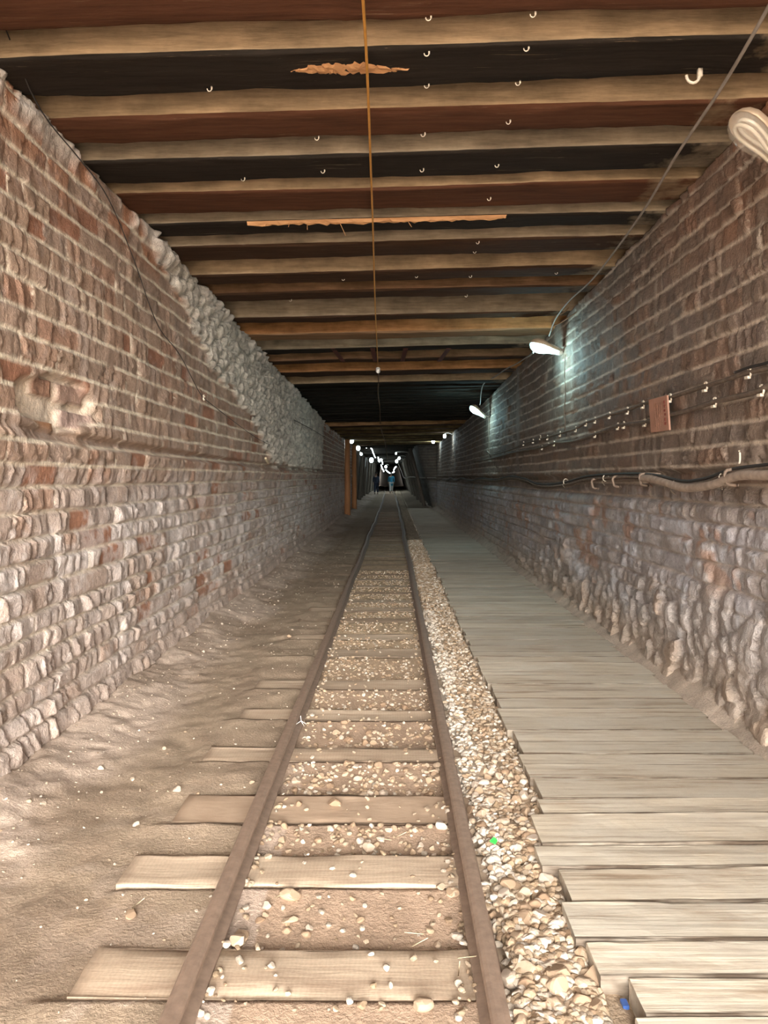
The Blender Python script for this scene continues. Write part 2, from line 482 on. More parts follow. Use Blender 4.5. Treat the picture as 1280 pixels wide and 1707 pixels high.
def build_wall(side):
    u1 = u_columns(); nr = 285
    U = np.repeat(u1[None, :], nr, 0)
    sgn = -1 if side == 'left' else 1
    top = hb(u1) + tilt(sgn * 1.85)
    S = np.linspace(0, 1, nr)[:, None]
    Vv = -0.10 + S * (top[None, :] + 0.10)
    rel, br, fr, bt, bed, head, plain = brick_layer(U, Vv, 11 if side == 'left' else 23, 0.105, 0.138, 0.055, 0.13)
    n1 = fbm(U * 1.3, Vv * 1.6, 71, 4); n2 = fbm(U * 5, Vv * 5, 72, 4); n3 = fbm(U * 22, Vv * 22, 73, 3)
    d = rel * (0.82 - (0.26 if side == 'left' else 0.12) * sst(1.35, 1.6, Vv))
    if side == 'left':
        upper = pick(br, [(.41, .285, .215), (.375, .275, .215), (.44, .32, .25), (.40, .23, .16), (.39, .29, .23), (.42, .275, .20), (.41, .30, .235), (.43, .31, .235), (.38, .27, .20)])
        lower = pick(br, [(.53, .45, .405), (.49, .41, .375), (.59, .53, .51), (.43, .29, .22), (.49, .42, .39), (.43, .335, .28), (.51, .45, .425), (.47, .39, .35), (.45, .35, .30)])
        lower = lower * 0.72 + np.array((.50, .425, .38)) * 0.28; upper = upper * 0.72 + np.array((.41, .29, .22)) * 0.28
        lw = np.clip(sst(1.72, 1.0, Vv) + (n1 - 0.5) * 0.9, 0, 1) * sst(1.9, 1.45, Vv)
        col = lerp(upper, lower, lw)
        col = np.where((plain & (br < 0.5))[..., None], np.array((.36, .18, .115)), col)
        near_top = sst(-0.42, -0.12, Vv - top[None, :])
        col = lerp(col, np.broadcast_to(np.array((.42, .19, .10)), col.shape), near_top * (br > 0.35) * 0.8)
        salt = sst(0.50, 0.64, n2 * 0.6 + n3 * 0.4 + (0.07 * lw) - 0.05 * (1 - lw)) * (0.15 + 0.45 * lw)
        col = lerp(col, np.broadcast_to(np.array((.74, .68, .66)), col.shape), salt)
        mort = np.clip(bed * (1.0 - 0.45 * lw) + head * (0.8 - 0.4 * lw), 0, 1) * sst(0.12, 0.32, fbm(U * 4, Vv * 7, 90, 3))
        col = lerp(col, np.broadcast_to(np.array((.86, .77, .63)), col.shape), mort)
        # a plaster facing on the upper wall beyond the near bricks
        pb = np.interp(u1, [5.3, 5.6, 7.2, 9.6, 10.9, 11.1, 18.6, 19.2], [3.3, 3.05, 2.52, 2.12, 1.62, 1.56, 1.56, 3.2])
        edge = pb[None, :] + 0.16 * (_hash(np.floor(U / 0.3), np.floor(Vv / 0.12), 5) - 0.5)
        pl = sst(0.0, 0.03, Vv - edge) * (U > 5.3) * (U < 19.2)
        f1, f2, ox, oy, rid = worley(U / 0.19 + 0.3 * (fbm(U * 4, Vv * 4, 30, 2) - 0.5), Vv / 0.125, 31)
        scale = 0.055 * (1 - f1 * 1.2) - 0.05 * ox + 0.02 * oy + 0.022 * (fbm(U * 14, Vv * 14, 33, 3) - 0.5)
        d = d * (1 - pl) + (scale + 0.012) * pl
        pc = np.array((.62, .57, .50)) * (0.80 + 0.4 * rid[..., None]) * (0.85 + 0.3 * n2[..., None])
        col = lerp(col, pc, pl)
        # crumbling white plaster along the top of the wall
        wt = sst(-0.20, -0.05, Vv - top[None, :] + 0.25 * (fbm(U * 2.2, Vv * 3, 61, 4) - 0.5)) * sst(0.48, 0.58, fbm(U * 3.1 + 9, Vv * 2, 62, 4))
        col = lerp(col, np.broadcast_to(np.array((.72, .66, .60)), col.shape), wt)
        d += wt * (0.03 + 0.05 * (fbm(U * 13, Vv * 13, 63, 4) - 0.5))
        # ledge with a shadowed slot below the upper wall
        hl = np.interp(u1, [1, 3.5, 4.6, 7, 11, 30], [1.64, 1.625, 1.60, 1.575, 1.545, 1.53])[None, :]
        slot = sst(0.045, 0.015, np.abs(Vv - hl)) * (U > 2.5) * (U < 33) * sst(0.2, 0.5, fbm(U * 0.9, Vv * 0, 64, 2) + 0.28 * (U > 4.6))
        d -= 0.055 * slot
        d += 0.022 * sst(0.0, 0.05, Vv - hl) * sst(3.6, 5.0, U) + 0.035 * sst(-0.25, -0.05, Vv - hl) * sst(0.03, -0.03, Vv - hl)
        # a hollow where blocks have fallen out, patched with mortar
        hu = (U - 4.12) / 0.46; hv = (Vv - 1.79) / 0.155
        hol = sst(1.1, 0.8, np.sqrt(hu * hu + hv * hv) + 0.35 * (fbm(U * 6, Vv * 8, 65, 3) - 0.5))
        rec = -0.055 + 0.02 * (fbm(U * 14, Vv * 14, 66, 3) - 0.5)
        cpat = np.broadcast_to(np.array((.74, .63, .51)), col.shape) * (0.8 + 0.4 * fbm(U * 9, Vv * 9, 67, 3)[..., None])
        for (cu, cv, ru, rv, cc) in ((3.95, 1.86, 0.11, 0.048, (.33, .19, .13)), (4.30, 1.855, 0.19, 0.052, (.44, .30, .24)), (4.36, 1.72, 0.20, 0.045, (.45, .33, .29)), (3.98, 1.655, 0.10, 0.03, (.45, .24, .13))):
            e = np.maximum(np.abs((U - cu) / ru), np.abs((Vv - cv) / rv)) + 0.35 * (fbm(U * 9, Vv * 12, 68, 3) - 0.5)
            w = sst(1.08, 0.86, e)
            rec = rec + 0.032 * w
            cpat = lerp(cpat, np.broadcast_to(np.array(cc), col.shape) * (0.85 + 0.3 * n3[..., None]), w)
        d = d * (1 - hol) + rec * hol
        col = lerp(col, cpat, hol)
        foot_c = np.array((.47, .37, .31))
    else:
        upper = pick(br, [(.220, .170, .138), (.200, .160, .135), (.245, .190, .155), (.215, .165, .138), (.235, .180, .145), (.235, .160, .120)])
        rw = sst(6.0, 3.4, U) * sst(2.2, 3.1, Vv)
        col = lerp(upper, pick(br, [(.31, .17, .11), (.27, .155, .105), (.35, .17, .095), (.28, .18, .13)]), rw * (0.4 + 0.6 * (fr > 0.3)))
        lower = pick(br, [(.44, .42, .43), (.39, .37, .385), (.47, .44, .44), (.42, .38, .37), (.46, .445, .475)])
        lw = np.clip(sst(1.40, 1.05, Vv) + (n1 - 0.5) * 0.6, 0, 1) * sst(1.45, 1.3, Vv)
        col = lerp(col, lower, lw)
        salt = sst(0.54, 0.68, n2 * 0.55 + n3 * 0.45) * lw * 0.8 * sst(0.15, 0.6, Vv)
        col = lerp(col, np.broadcast_to(np.array((.62, .64, .70)), col.shape), salt)
        org = sst(0.66, 0.74, fbm(U * 4 + 3, Vv * 5, 77, 3)) * lw
        col = lerp(col, np.broadcast_to(np.array((.46, .27, .18)), col.shape), org * 0.7)
        mort = np.clip(bed * (1.0 - 0.6 * lw) + head * (0.5 - 0.3 * lw), 0, 1) * sst(0.15, 0.33, fbm(U * 4, Vv * 7, 91, 3))
        col = lerp(col, np.broadcast_to(np.array((.60, .51, .42)), col.shape), mort)
        # dust smears and mortar drips
        dr = sst(0.68, 0.75, fbm(U * 16, Vv * 3.5, 92, 3)) * sst(0.45, 0.6, n1)
        col = lerp(col, np.broadcast_to(np.array((.50, .42, .35)), col.shape), dr * 0.6)
        # pale pillars of plaster, with lamp light spill painted into their colour
        for cu, w0, v0 in ((8.75, 0.22, 2.45), (11.6, 0.16, 1.5), (23.2, 0.35, 1.5), (30.2, 0.4, 1.5)):
            w = sst(w0 * 1.3, w0 * 0.6, np.abs(U - cu) + 0.25 * (fbm(U * 6, Vv * 5, 93, 3) - 0.5)) * sst(v0, v0 + 0.25, Vv)
            d = d * (1 - 0.6 * w) + 0.014 * w
            col = lerp(col, np.broadcast_to(np.array((.33, .29, .25)), col.shape), w * 0.8)
        # the ledge that carries the cables: recessed band under it
        hl = np.interp(u1, [1, 4, 9, 30], [1.44, 1.44, 1.40, 1.40])[None, :]
        d += 0.03 * sst(0.0, 0.03, Vv - hl) * (U < 33) - 0.035 * sst(-0.24, -0.16, Vv - hl) * sst(0.02, -0.01, Vv - hl) * (U < 33)
        # rough unhewn rock low down
        f1, f2, ox, oy, rid = worley(U / 0.17 + 0.9 * (fbm(U * 3, Vv * 3, 94, 2) - 0.5) + 0.25 * Vv / 0.17, Vv / 0.15 + 0.9 * (fbm(U * 3 + 7, Vv * 3, 97, 2) - 0.5), 95)
        lump = 0.060 * (1 - f1 * f1) - 0.055 * ox * (0.3 + rid) + 0.02 * oy + 0.05 * (rid - 0.5) + 0.045 * (0.15 - np.abs(fbm(U * 7, Vv * 7, 96, 4) - 0.5)) + 0.02 * (fbm(U * 22, Vv * 22, 98, 2) - 0.5)
        rk = sst(0.78, 0.38, Vv + 0.6 * (n1 - 0.5)) * sst(14, 8, U) + 0.5 * sst(0.4, 0.1, Vv)
        rk = np.clip(rk, 0, 1)
        d = d * (1 - 0.75 * rk) + (lump * 0.68 + 0.02) * rk
        lumpc = np.array((.47, .43, .41)) * (0.75 + 0.5 * rid[..., None])
        lumpc = lerp(lumpc, np.broadcast_to(np.array((.56, .57, .61)), col.shape), sst(0.50, 0.62, n2) * 0.85 * sst(0.2, 0.5, Vv))
        lumpc = lerp(lumpc, np.broadcast_to(np.array((.47, .34, .25)), col.shape), (rid > 0.8) * 0.7)
        col = lerp(col, lumpc, rk * 0.9)
        foot_c = np.array((.45, .36, .28))
    # earth-stained, slightly flared foot
    foot = sst(0.50, 0.10, Vv + 0.35 * (n1 - 0.5))
    col = lerp(col, foot_c * (0.8 + 0.4 * n2[..., None]), foot * 0.75)
    d += 0.05 * sst(0.4, -0.1, Vv) ** 2
    d += 0.03 * (fbm(U * 0.6, Vv * 0.8, 80, 3) - 0.5)
    # the deep part is bare dark rock
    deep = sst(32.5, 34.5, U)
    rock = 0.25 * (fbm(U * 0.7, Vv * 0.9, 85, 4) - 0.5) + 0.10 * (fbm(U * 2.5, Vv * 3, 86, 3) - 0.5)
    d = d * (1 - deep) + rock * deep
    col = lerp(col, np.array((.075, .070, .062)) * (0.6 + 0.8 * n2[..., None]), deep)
    col = col * (0.93 + 0.14 * fr[..., None])
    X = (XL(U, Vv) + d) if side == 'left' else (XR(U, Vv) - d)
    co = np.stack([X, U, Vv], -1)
    # the wall's top carries the beams, then rises behind their ends
    b1 = np.stack([np.full_like(u1, sgn * 2.35), u1, top], -1)[None]
    b2 = np.stack([np.full_like(u1, sgn * 2.35), u1, top + 0.40], -1)[None]
    co = np.concatenate([co, b1, b2], 0)
    col = np.concatenate([col, np.tile(np.array((.30, .24, .20)), (2, len(u1), 1))], 0)
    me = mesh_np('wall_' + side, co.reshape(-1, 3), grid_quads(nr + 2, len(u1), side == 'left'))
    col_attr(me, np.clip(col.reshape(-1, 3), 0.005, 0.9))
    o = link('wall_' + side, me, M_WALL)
    return tag(o, kind='structure')


build_wall('left')
build_wall('right')

# ------------------------------------------------------------------ floor
RAIL_L, RAIL_R = -0.55, 0.265
TIES = [(1.52, 1.74), (2.07, 2.30), (2.62, 2.835), (3.10, 3.38), (3.77, 3.98), (4.42, 4.62), (5.05, 5.32), (5.97, 6.24), (6.62, 6.85)]
yy = 7.4
while yy < 31:
    TIES.append((yy, yy + random.uniform(0.2, 0.24))); yy += random.uniform(0.56, 0.68)
_near = np.array([t[0] for t in TIES]); _far = np.array([t[1] for t in TIES])


def track_bend(Y):
    return -0.00009 * np.maximum(np.asarray(Y, float) - 22, 0) ** 2 * 1.0


def floor_z(X, Y):
    X = np.asarray(X, float); Y = np.asarray(Y, float)
    n = fbm(X * 3, Y * 3, 200, 4) - 0.5; n2 = fbm(X * 14, Y * 9, 201, 3) - 0.5
    z = -0.018 + 0.03 * n + 0.012 * n2
    # between the sleepers: lowest just past each one, rising to the next
    i = np.clip(np.searchsorted(_near, Y) - 1, 0, len(TIES) - 2)
    f = np.clip((Y - _far[i]) / (_near[i + 1] - _far[i]), 0, 1)
    dip = -0.040 + 0.045 * f
    inb = sst(-1.0, -0.9, X) * sst(0.36, 0.3, X)
    k = np.where(X < RAIL_L - 0.05, 0.45, 1.0) * np.where(Y < 7, 1.0, 0.55)
    z = z * (1 - 0.7 * inb) + np.where(Y < 31, dip * k, -0.02) * inb
    # heaps of earth along the walls
    z = z + 0.085 * sst(-1.34, -1.85, X) * (0.5 + 0.8 * fbm(X * 2, Y * 1.2, 203, 3)) + 0.03 * sst(-1.2, -1.5, X) * (fbm(X * 9, Y * 9, 204, 3) - 0.3)
    z = z + 0.20 * sst(1.60, 1.98, X) * (0.55 + 0.7 * fbm(X * 2, Y * 1.5, 205, 3))
    # gravel strip, then lower ground under the boards
    z = z + 0.035 * sst(0.29, 0.36, X) * sst(0.66, 0.60, X)
    z = z + 0.045 * sst(0.66, 0.70, X) * sst(1.72, 1.60, X)
    lp = sst(-0.58, -0.64, X) * sst(-1.1, -0.95, X)
    z = z + lp * sst(2.95, 3.2, Y) * (0.012 + 0.03 * (fbm(X * 4, Y * 5, 206, 3) - 0.42))
    return z


def build_floor():
    xs = np.concatenate([np.linspace(-2.35, -1.9, 8)[:-1], np.linspace(-1.9, 0.7, 210), np.linspace(0.72, 1.5, 20), np.linspace(1.52, 2.0, 40), np.linspace(2.05, 2.35, 6)])
    y = [-2.5]
    while y[-1] < 116:
        d = 0.06 if y[-1] < 1.4 else 0.016 if y[-1] < 5 else min(0.016 * (y[-1] / 5) ** 1.8, 0.9)
        y.append(y[-1] + d)
    ys = np.array(y)
    X, Y = np.meshgrid(xs, ys)
    Z = floor_z(X, Y)
    n = fbm(X * 2.2, Y * 2.2, 210, 5); n2 = fbm(X * 9, Y * 9, 211, 4); n3 = fbm(X * 30, Y * 30, 212, 3)
    path = np.array((.34, .265, .195)); sand = np.array((.50, .405, .335)); dark = np.array((.255, .19, .14))
    col = np.broadcast_to(path, X.shape + (3,)).copy()
    col = lerp(col, np.broadcast_to(sand, col.shape), np.clip(sst(-1.15, -1.55, X + 0.5 * (n - 0.5)), 0, 1))
    col = lerp(col, np.broadcast_to(sand, col.shape), sst(0.54, 0.66, n2) * 0.5 * sst(4.5, 1.5, Y))
    col = lerp(col, np.broadcast_to(dark, col.shape), sst(0.52, 0.64, n) * 0.5)
    inb = sst(-0.62, -0.5, X) * sst(0.32, 0.25, X)
    col = lerp(col, np.array((.36, .26, .19)) * (0.8 + 0.4 * n2[..., None]), inb * 0.9)
    gr = inb * sst(4.0, 7.5, Y) * 0.8 * sst(24, 12, Y)
    col = lerp(col, np.array((.44, .34, .23)) * (0.6 + 0.8 * n3[..., None]), gr)
    gs = sst(0.27, 0.31, X) * sst(0.72, 0.64, X)
    col = lerp(col, np.array((.42, .325, .235)) * (0.6 + 0.8 * n3[..., None]), gs)
    ash = gs * sst(0.46, 0.34, X) * sst(2.6, 3.4, Y) * sst(8.5, 6.5, Y)
    col = lerp(col, np.broadcast_to(np.array((.66, .60, .52)), col.shape), ash * 0.8)
    rr = sst(1.55, 1.7, X)
    col = lerp(col, np.array((.48, .40, .33)) * (0.75 + 0.5 * n2[..., None]), rr)
    pale = (np.abs(X - RAIL_L - 0.07) < 0.06)
    col = lerp(col, np.broadcast_to(np.array((.46, .37, .31)), col.shape), pale * sst(4.5, 2.5, Y) * 0.8)
    me = mesh_np('floor', np.stack([X, Y, Z], -1).reshape(-1, 3), grid_quads(len(ys), len(xs)))
    col_attr(me, np.clip(col.reshape(-1, 3), 0.01, 0.9))
    tag(link('floor', me, M_FLOOR), kind='structure')
    # open ground before the tunnel mouth, behind the camera
    xs = np.linspace(-30, 30, 61); ys = np.linspace(-50, -2.48, 60)
    X, Y = np.meshgrid(xs, ys)
    me = mesh_np('floor_outside', np.stack([X, Y, -0.06 + 0.02 * fbm(X, Y, 220)], -1).reshape(-1, 3), grid_quads(60, 61))
    col_attr(me, np.broadcast_to(np.array((.46, .37, .29)), (3660, 3)))
    tag(link('floor_outside', me, M_FLOOR), kind='structure')


build_floor()

# ceiling boards above the beams, and the far end
ys = np.array([-2.5, 2.55, 6, 10, 14, 18, 20.7, 24, 28, 33, 34.5, 50, 80, 116])  # boards before the first beam are unseen, extended to hold back sky light
co = []
for y in ys:
    for x in (-2.4, -1.2, 0, 1.2, 2.4):
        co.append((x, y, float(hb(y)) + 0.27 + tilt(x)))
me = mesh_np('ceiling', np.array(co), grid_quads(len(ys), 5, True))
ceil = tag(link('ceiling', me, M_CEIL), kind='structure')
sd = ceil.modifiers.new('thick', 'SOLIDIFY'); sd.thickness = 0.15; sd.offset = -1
mb = MB(); mb.box((-2.6, 115.4, -0.2), (2.4, 115.8, 3.4))
tag(mb.build('wall_back', mat_plain('dark_rock_end', (.05, .045, .04)), smooth=False), kind='structure')

# ------------------------------------------------------------------ rails
def rail(name, xc, label):
    prof = [(-0.042, 0), (0.042, 0), (0.042, 0.008), (0.012, 0.017), (0.007, 0.022), (0.007, 0.046), (0.021, 0.052), (0.025, 0.058), (0.025, 0.068), (0.020, 0.074), (0.009, 0.0765), (-0.009, 0.0765), (-0.020, 0.074), (-0.025, 0.068), (-0.025, 0.058), (-0.021, 0.052), (-0.007, 0.046), (-0.007, 0.022), (-0.012, 0.017), (-0.042, 0.008)]
    ys = np.concatenate([np.arange(-2.4, 12, 0.12), np.arange(12, 110, 0.8)])
    V = []
    for y in ys:
        b = float(track_bend(y)) + 0.010 * math.sin(y * 1.7) * min(1, max(y - 9, 0) / 8) + 0.012 * math.sin(y * 0.63 + xc) * min(1.0, max(y - 7, 0) / 8)
        z = 0.004 * math.sin(y * 1.1 + xc * 5)
        for px_, pz in prof: V.append((xc + b + px_, y, pz + z - 0.001))
    n = len(prof)
    q = []
    for i in range(len(ys) - 1):
        for k in range(n):
            q.append((i * n + k, i * n + (k + 1) % n, (i + 1) * n + (k + 1) % n, (i + 1) * n + k))
    me = mesh_np(name, np.array(V), np.array(q)[:, ::-1], False)
    tag(link(name, me, M_RAIL), label, 'rail', 'rails of the narrow track')


rail('rail', RAIL_L, 'rusty steel rail along the bare earth path, the rail nearer the red brick wall')
rail('rail', RAIL_R, 'rusty steel rail beside the gravel strip and the boardwalk')


# ------------------------------------------------------------------ timbers
def timber_mesh(name, x0, x1, w, h, seed, nx=40, rnd=0.02, wob=0.008, dx=0.0, tl=0.0, grime_shade=False):
    """a rough beam along X, centred on y=0, its underside at z=0; dx skews it in plan, tl lifts the far end"""
    r = rnd
    prof = []
    for (cy, cz, a0) in ((w / 2 - r, r, -90), (w / 2 - r, h - r, 0), (-w / 2 + r, h - r, 90), (-w / 2 + r, r, 180)):
        for k in range(4):
            a = math.radians(a0 + 30 * k); prof.append((cy + r * math.cos(a), cz + r * math.sin(a)))
    prof2 = []
    for i in range(len(prof)):                         # extra points along the flats
        a = prof[i]; b = prof[(i + 1) % len(prof)]
        prof2.append(a)
        if math.hypot(a[0] - b[0], a[1] - b[1]) > 0.05:
            for t in (0.05, 0.25, 0.5, 0.75, 0.95): prof2.append((a[0] + (b[0] - a[0]) * t, a[1] + (b[1] - a[1]) * t))
    P = np.array(prof2); n = len(P)
    xs = np.linspace(x0, x1, nx)
    X = np.repeat(xs[:, None], n, 1); ang = np.repeat((np.arange(n) / n * 12)[None], nx, 0)
    Yc = np.repeat(P[None, :, 0], nx, 0); Zc = np.repeat(P[None, :, 1], nx, 0)
    e = wob * 2 * (fbm(X * 1.5, ang, seed, 3) - 0.5) + wob * (fbm(X * 9, ang * 2, seed + 3, 2) - 0.5)
    ny = np.sign(Yc) * (np.abs(Yc) > w / 2 - r * 1.01); nz = np.where(Zc < r, -1, np.where(Zc > h - r, 1, 0))
    bend = wob * 1.6 * (fbm(X * 0.5, 0 * X, seed + 5, 2) - 0.5)
    Yc = Yc + e * ny + dx * X + bend; Zc = Zc + e * nz + tl * X + bend
    co = np.stack([X, Yc, Zc], -1).reshape(-1, 3)
    i = np.arange(nx * n).reshape(nx, n)
    j = np.roll(i, -1, 1)
    q = np.stack([i[:-1], j[:-1], j[1:], i[1:]], -1).reshape(-1, 4)
    V = [tuple(c) for c in co]; Fc = [tuple(f) for f in q]
    Fc.append(tuple(i[0][::-1])); Fc.append(tuple(i[-1]))
    me = mesh_from(name, V, Fc)
    bm = bmesh.new(); bm.from_mesh(me); bmesh.ops.recalc_face_normals(bm, faces=bm.faces); bm.to_mesh(me); bm.free()
    me.polygons.foreach_set('use_smooth', [True] * len(me.polygons))
    for p in list(me.polygons)[-2:]: p.use_smooth = False
    if grime_shade: flt_attr(me, ((np.repeat(P[None, :, 0], nx, 0) < -w / 2 + r * 1.01) * (np.repeat(P[None, :, 1], nx, 0) < h + 1)).ravel() * 1.0, 'grime_shade')
    return me, co, P, nx, n


TAN = (.47, .35, .22); GREYW = (.39, .32, .23); ORG = (.47, .235, .10); BRN = (.25, .15, .085)
RED = (.105, .047, .027); BLK = (.027, .022, .018); DBR = (.06, .034, .021)
ORDN = ['first', 'second', 'third', 'fourth', 'fifth', 'sixth', 'seventh', 'eighth', 'ninth', 'tenth', 'eleventh', 'twelfth', 'thirteenth', 'fourteenth', 'fifteenth', 'sixteenth', 'seventeenth', 'eighteenth', 'nineteenth', 'twentieth']
# near edge, far edge, raw front colour, underside colour, word for the underside
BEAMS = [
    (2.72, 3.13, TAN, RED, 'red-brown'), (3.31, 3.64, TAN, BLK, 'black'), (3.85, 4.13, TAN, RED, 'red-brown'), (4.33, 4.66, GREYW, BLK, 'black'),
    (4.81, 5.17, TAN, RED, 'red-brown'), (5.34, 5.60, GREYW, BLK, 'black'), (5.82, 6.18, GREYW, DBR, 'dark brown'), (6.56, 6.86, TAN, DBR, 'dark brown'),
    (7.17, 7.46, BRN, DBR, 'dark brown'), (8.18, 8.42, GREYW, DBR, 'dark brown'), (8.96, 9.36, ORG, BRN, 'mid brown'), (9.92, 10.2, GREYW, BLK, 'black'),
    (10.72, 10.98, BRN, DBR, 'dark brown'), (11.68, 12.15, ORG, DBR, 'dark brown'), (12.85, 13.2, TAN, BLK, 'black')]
beam_objs = []
EXTRA = {1: 'with torn orange patch', 5: 'with splintered edge', 10: 'with orange front', 13: 'with orange front'}


def add_beam(i, y0, y1, raw, coat, label, group, up=0.0, h=0.24, allcoat=0.0, x0=-2.12, x1=2.2):
    w = y1 - y0; yc = (y0 + y1) / 2
    z = float(hb(yc)) + up
    me, co, P, nx, n = timber_mesh('roof_beam', x0, x1, w, h, 300 + i, 48 if yc < 9 else 24, 0.018, 0.012 if yc < 9 else 0.016, -0.022 - 0.0016 * yc, 0.016)
    yl = np.repeat(P[None, :, 0], nx, 0).ravel(); zl = np.repeat(P[None, :, 1], nx, 0).ravel()
    under = (zl < 0.012) * 1.0
    back = (yl > w / 2 - 0.02) * 1.0
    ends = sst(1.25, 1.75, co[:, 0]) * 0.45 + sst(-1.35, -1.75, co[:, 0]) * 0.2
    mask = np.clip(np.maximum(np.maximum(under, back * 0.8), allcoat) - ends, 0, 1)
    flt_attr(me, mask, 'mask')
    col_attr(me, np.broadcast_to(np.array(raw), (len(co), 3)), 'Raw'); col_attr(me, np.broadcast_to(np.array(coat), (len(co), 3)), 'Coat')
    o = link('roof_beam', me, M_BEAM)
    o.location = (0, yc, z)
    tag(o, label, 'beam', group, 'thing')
    return o


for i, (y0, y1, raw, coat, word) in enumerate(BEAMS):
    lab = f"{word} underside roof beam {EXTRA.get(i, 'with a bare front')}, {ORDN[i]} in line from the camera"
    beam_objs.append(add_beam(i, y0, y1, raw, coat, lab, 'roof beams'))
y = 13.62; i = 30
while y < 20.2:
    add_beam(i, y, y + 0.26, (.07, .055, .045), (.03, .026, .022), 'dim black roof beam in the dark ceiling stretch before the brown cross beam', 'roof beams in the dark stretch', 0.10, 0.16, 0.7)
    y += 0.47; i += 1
add_beam(60, 20.6, 21.0, (.30, .17, .08), DBR, 'brown cross beam that closes the dark stretch of ceiling', 'roof beams')
for k, y in enumerate((22.3, 24.0, 25.8, 27.5, 29.4, 31.2, 32.9)):
    add_beam(61 + k, y, y + 0.32, (.24, .18, .09), DBR, ('roof beam resting on the nearer orange post' if k == 3 else 'roof beam resting on the farther orange post' if k == 6 else 'far roof beam between the brown cross beam and the bare rock tunnel'), 'far roof beams')


def beam_under(x, y):
    """where the sight line through a pixel meets the roof beams' undersides"""
    dy = VPY - y
    Y = 4.0
    for _ in range(12):
        X = (x - VPX) * Y / F
        Y = (float(hb(Y)) - EYE + tilt(X)) * F / dy
    return Vector(((x - VPX) * Y / F, Y, float(hb(Y)) + tilt((x - VPX) * Y / F)))


def torn(beam, pts, th, seed, name='torn_wood'):
    """a ragged raised splinter patch: pts are (x, near, far) in the beam's own space"""
    R = random.Random(seed); mb = MB()
    top, bot = [], []
    for (x, a, b) in pts:
        top.append((x, a)); bot.append((x, b))
    n = len(pts)
    V = []
    for (x, a), (x2, b) in zip(top, bot):
        m = 5
        for k in range(m):
            t = k / (m - 1)
            V.append((x + R.uniform(-.01, .01), a + (b - a) * t, -th * (R.uniform(0.5, 1.3) if 0 < k < m - 1 else 0.0) + 0.016 * x))
    q = [(i * 5 + k, i * 5 + k + 1, (i + 1) * 5 + k + 1, (i + 1) * 5 + k) for i in range(n - 1) for k in range(4)]
    mb.add(V, q)
    o = mb.build(name, M_TORN, beam, False)
    o['label'] = 'raw orange splintered wood'
    return o


def skew(i, x): b = BEAMS[i]; yc = (b[0] + b[1]) / 2; return (-0.022 - 0.0016 * yc) * x


R_ = random.Random(3)
pts = []
for k in range(34):
    t = k / 33; x = -0.46 + 0.53 * t
    c = -0.005 + skew(1, x) + 0.02 * (t - .5); hw = 0.062 * math.sin(math.pi * min(1, t * 1.05)) ** 0.6 * R_.uniform(0.6, 1.15)
    pts.append((x, c - hw, c + hw * R_.uniform(0.6, 1)))
torn(beam_objs[1], pts, 0.009, 4)
pts = []
for k in range(50):
    t = k / 49; x = -1.02 + 1.80 * t
    c = -0.145 + skew(5, x); hw = 0.035 * math.sin(math.pi * t) ** 0.4 * R_.uniform(0.5, 1.2)
    pts.append((x, c - 0.012, c + 0.02 + hw))
torn(beam_objs[5], pts, 0.022, 5)
for (x, dx_, ln) in ((-0.72, -0.01, 0.05), (-0.38, 0.05, 0.11), (-0.60, 0.002, 0.07), (0.1, 0.03, 0.05), (-0.86, -0.03, 0.04)):
    mbs = MB(); mbs.tube([(x, -0.10, 0.0), (x + dx_ * 0.6, -0.105, -ln * 0.6), (x + dx_, -0.11, -ln)], 0.0022, 5)
    so = mbs.build('splinter', M_TORN, beam_objs[5]); so['label'] = 'pale hanging splinter'

# ------------------------------------------------------------------ sleepers
TL = ['pale sawn sleeper nearest the camera, partly out of sight', 'wide pale sawn sleeper with dark saw marks, nearest whole one', 'pale sawn sleeper, second whole one from the camera', 'earth-caked brown sleeper between two gravel patches, third whole one',
      'pale sleeper with gravel before and behind, fourth whole one', 'pale worn sleeper, fifth whole one from the camera', 'wide worn sleeper half covered by gravel, sixth whole one', 'worn sleeper in a run of close gravel, seventh whole one', 'thin worn sleeper, eighth whole one from the camera']
for i, (y0, y1) in enumerate(TIES):
    xl = -0.93 + random.uniform(-0.03, 0.05) if i != 1 else -0.88
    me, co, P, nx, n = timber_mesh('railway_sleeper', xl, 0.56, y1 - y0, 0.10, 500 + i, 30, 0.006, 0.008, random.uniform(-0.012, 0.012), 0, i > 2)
    o = link('railway_sleeper', me, M_TIE_DIRT if i in (3,) or (i > 6 and i % 3 == 0) else M_TIE)
    o.location = (0, (y0 + y1) / 2, -0.102 - (0.010 if y0 > 11 else 0))
    tag(o, TL[i] if i < len(TL) else 'distant worn sleeper sunk in earth and gravel deeper in the tunnel', 'sleeper', 'railway sleepers' if i < len(TL) else 'distant railway sleepers')

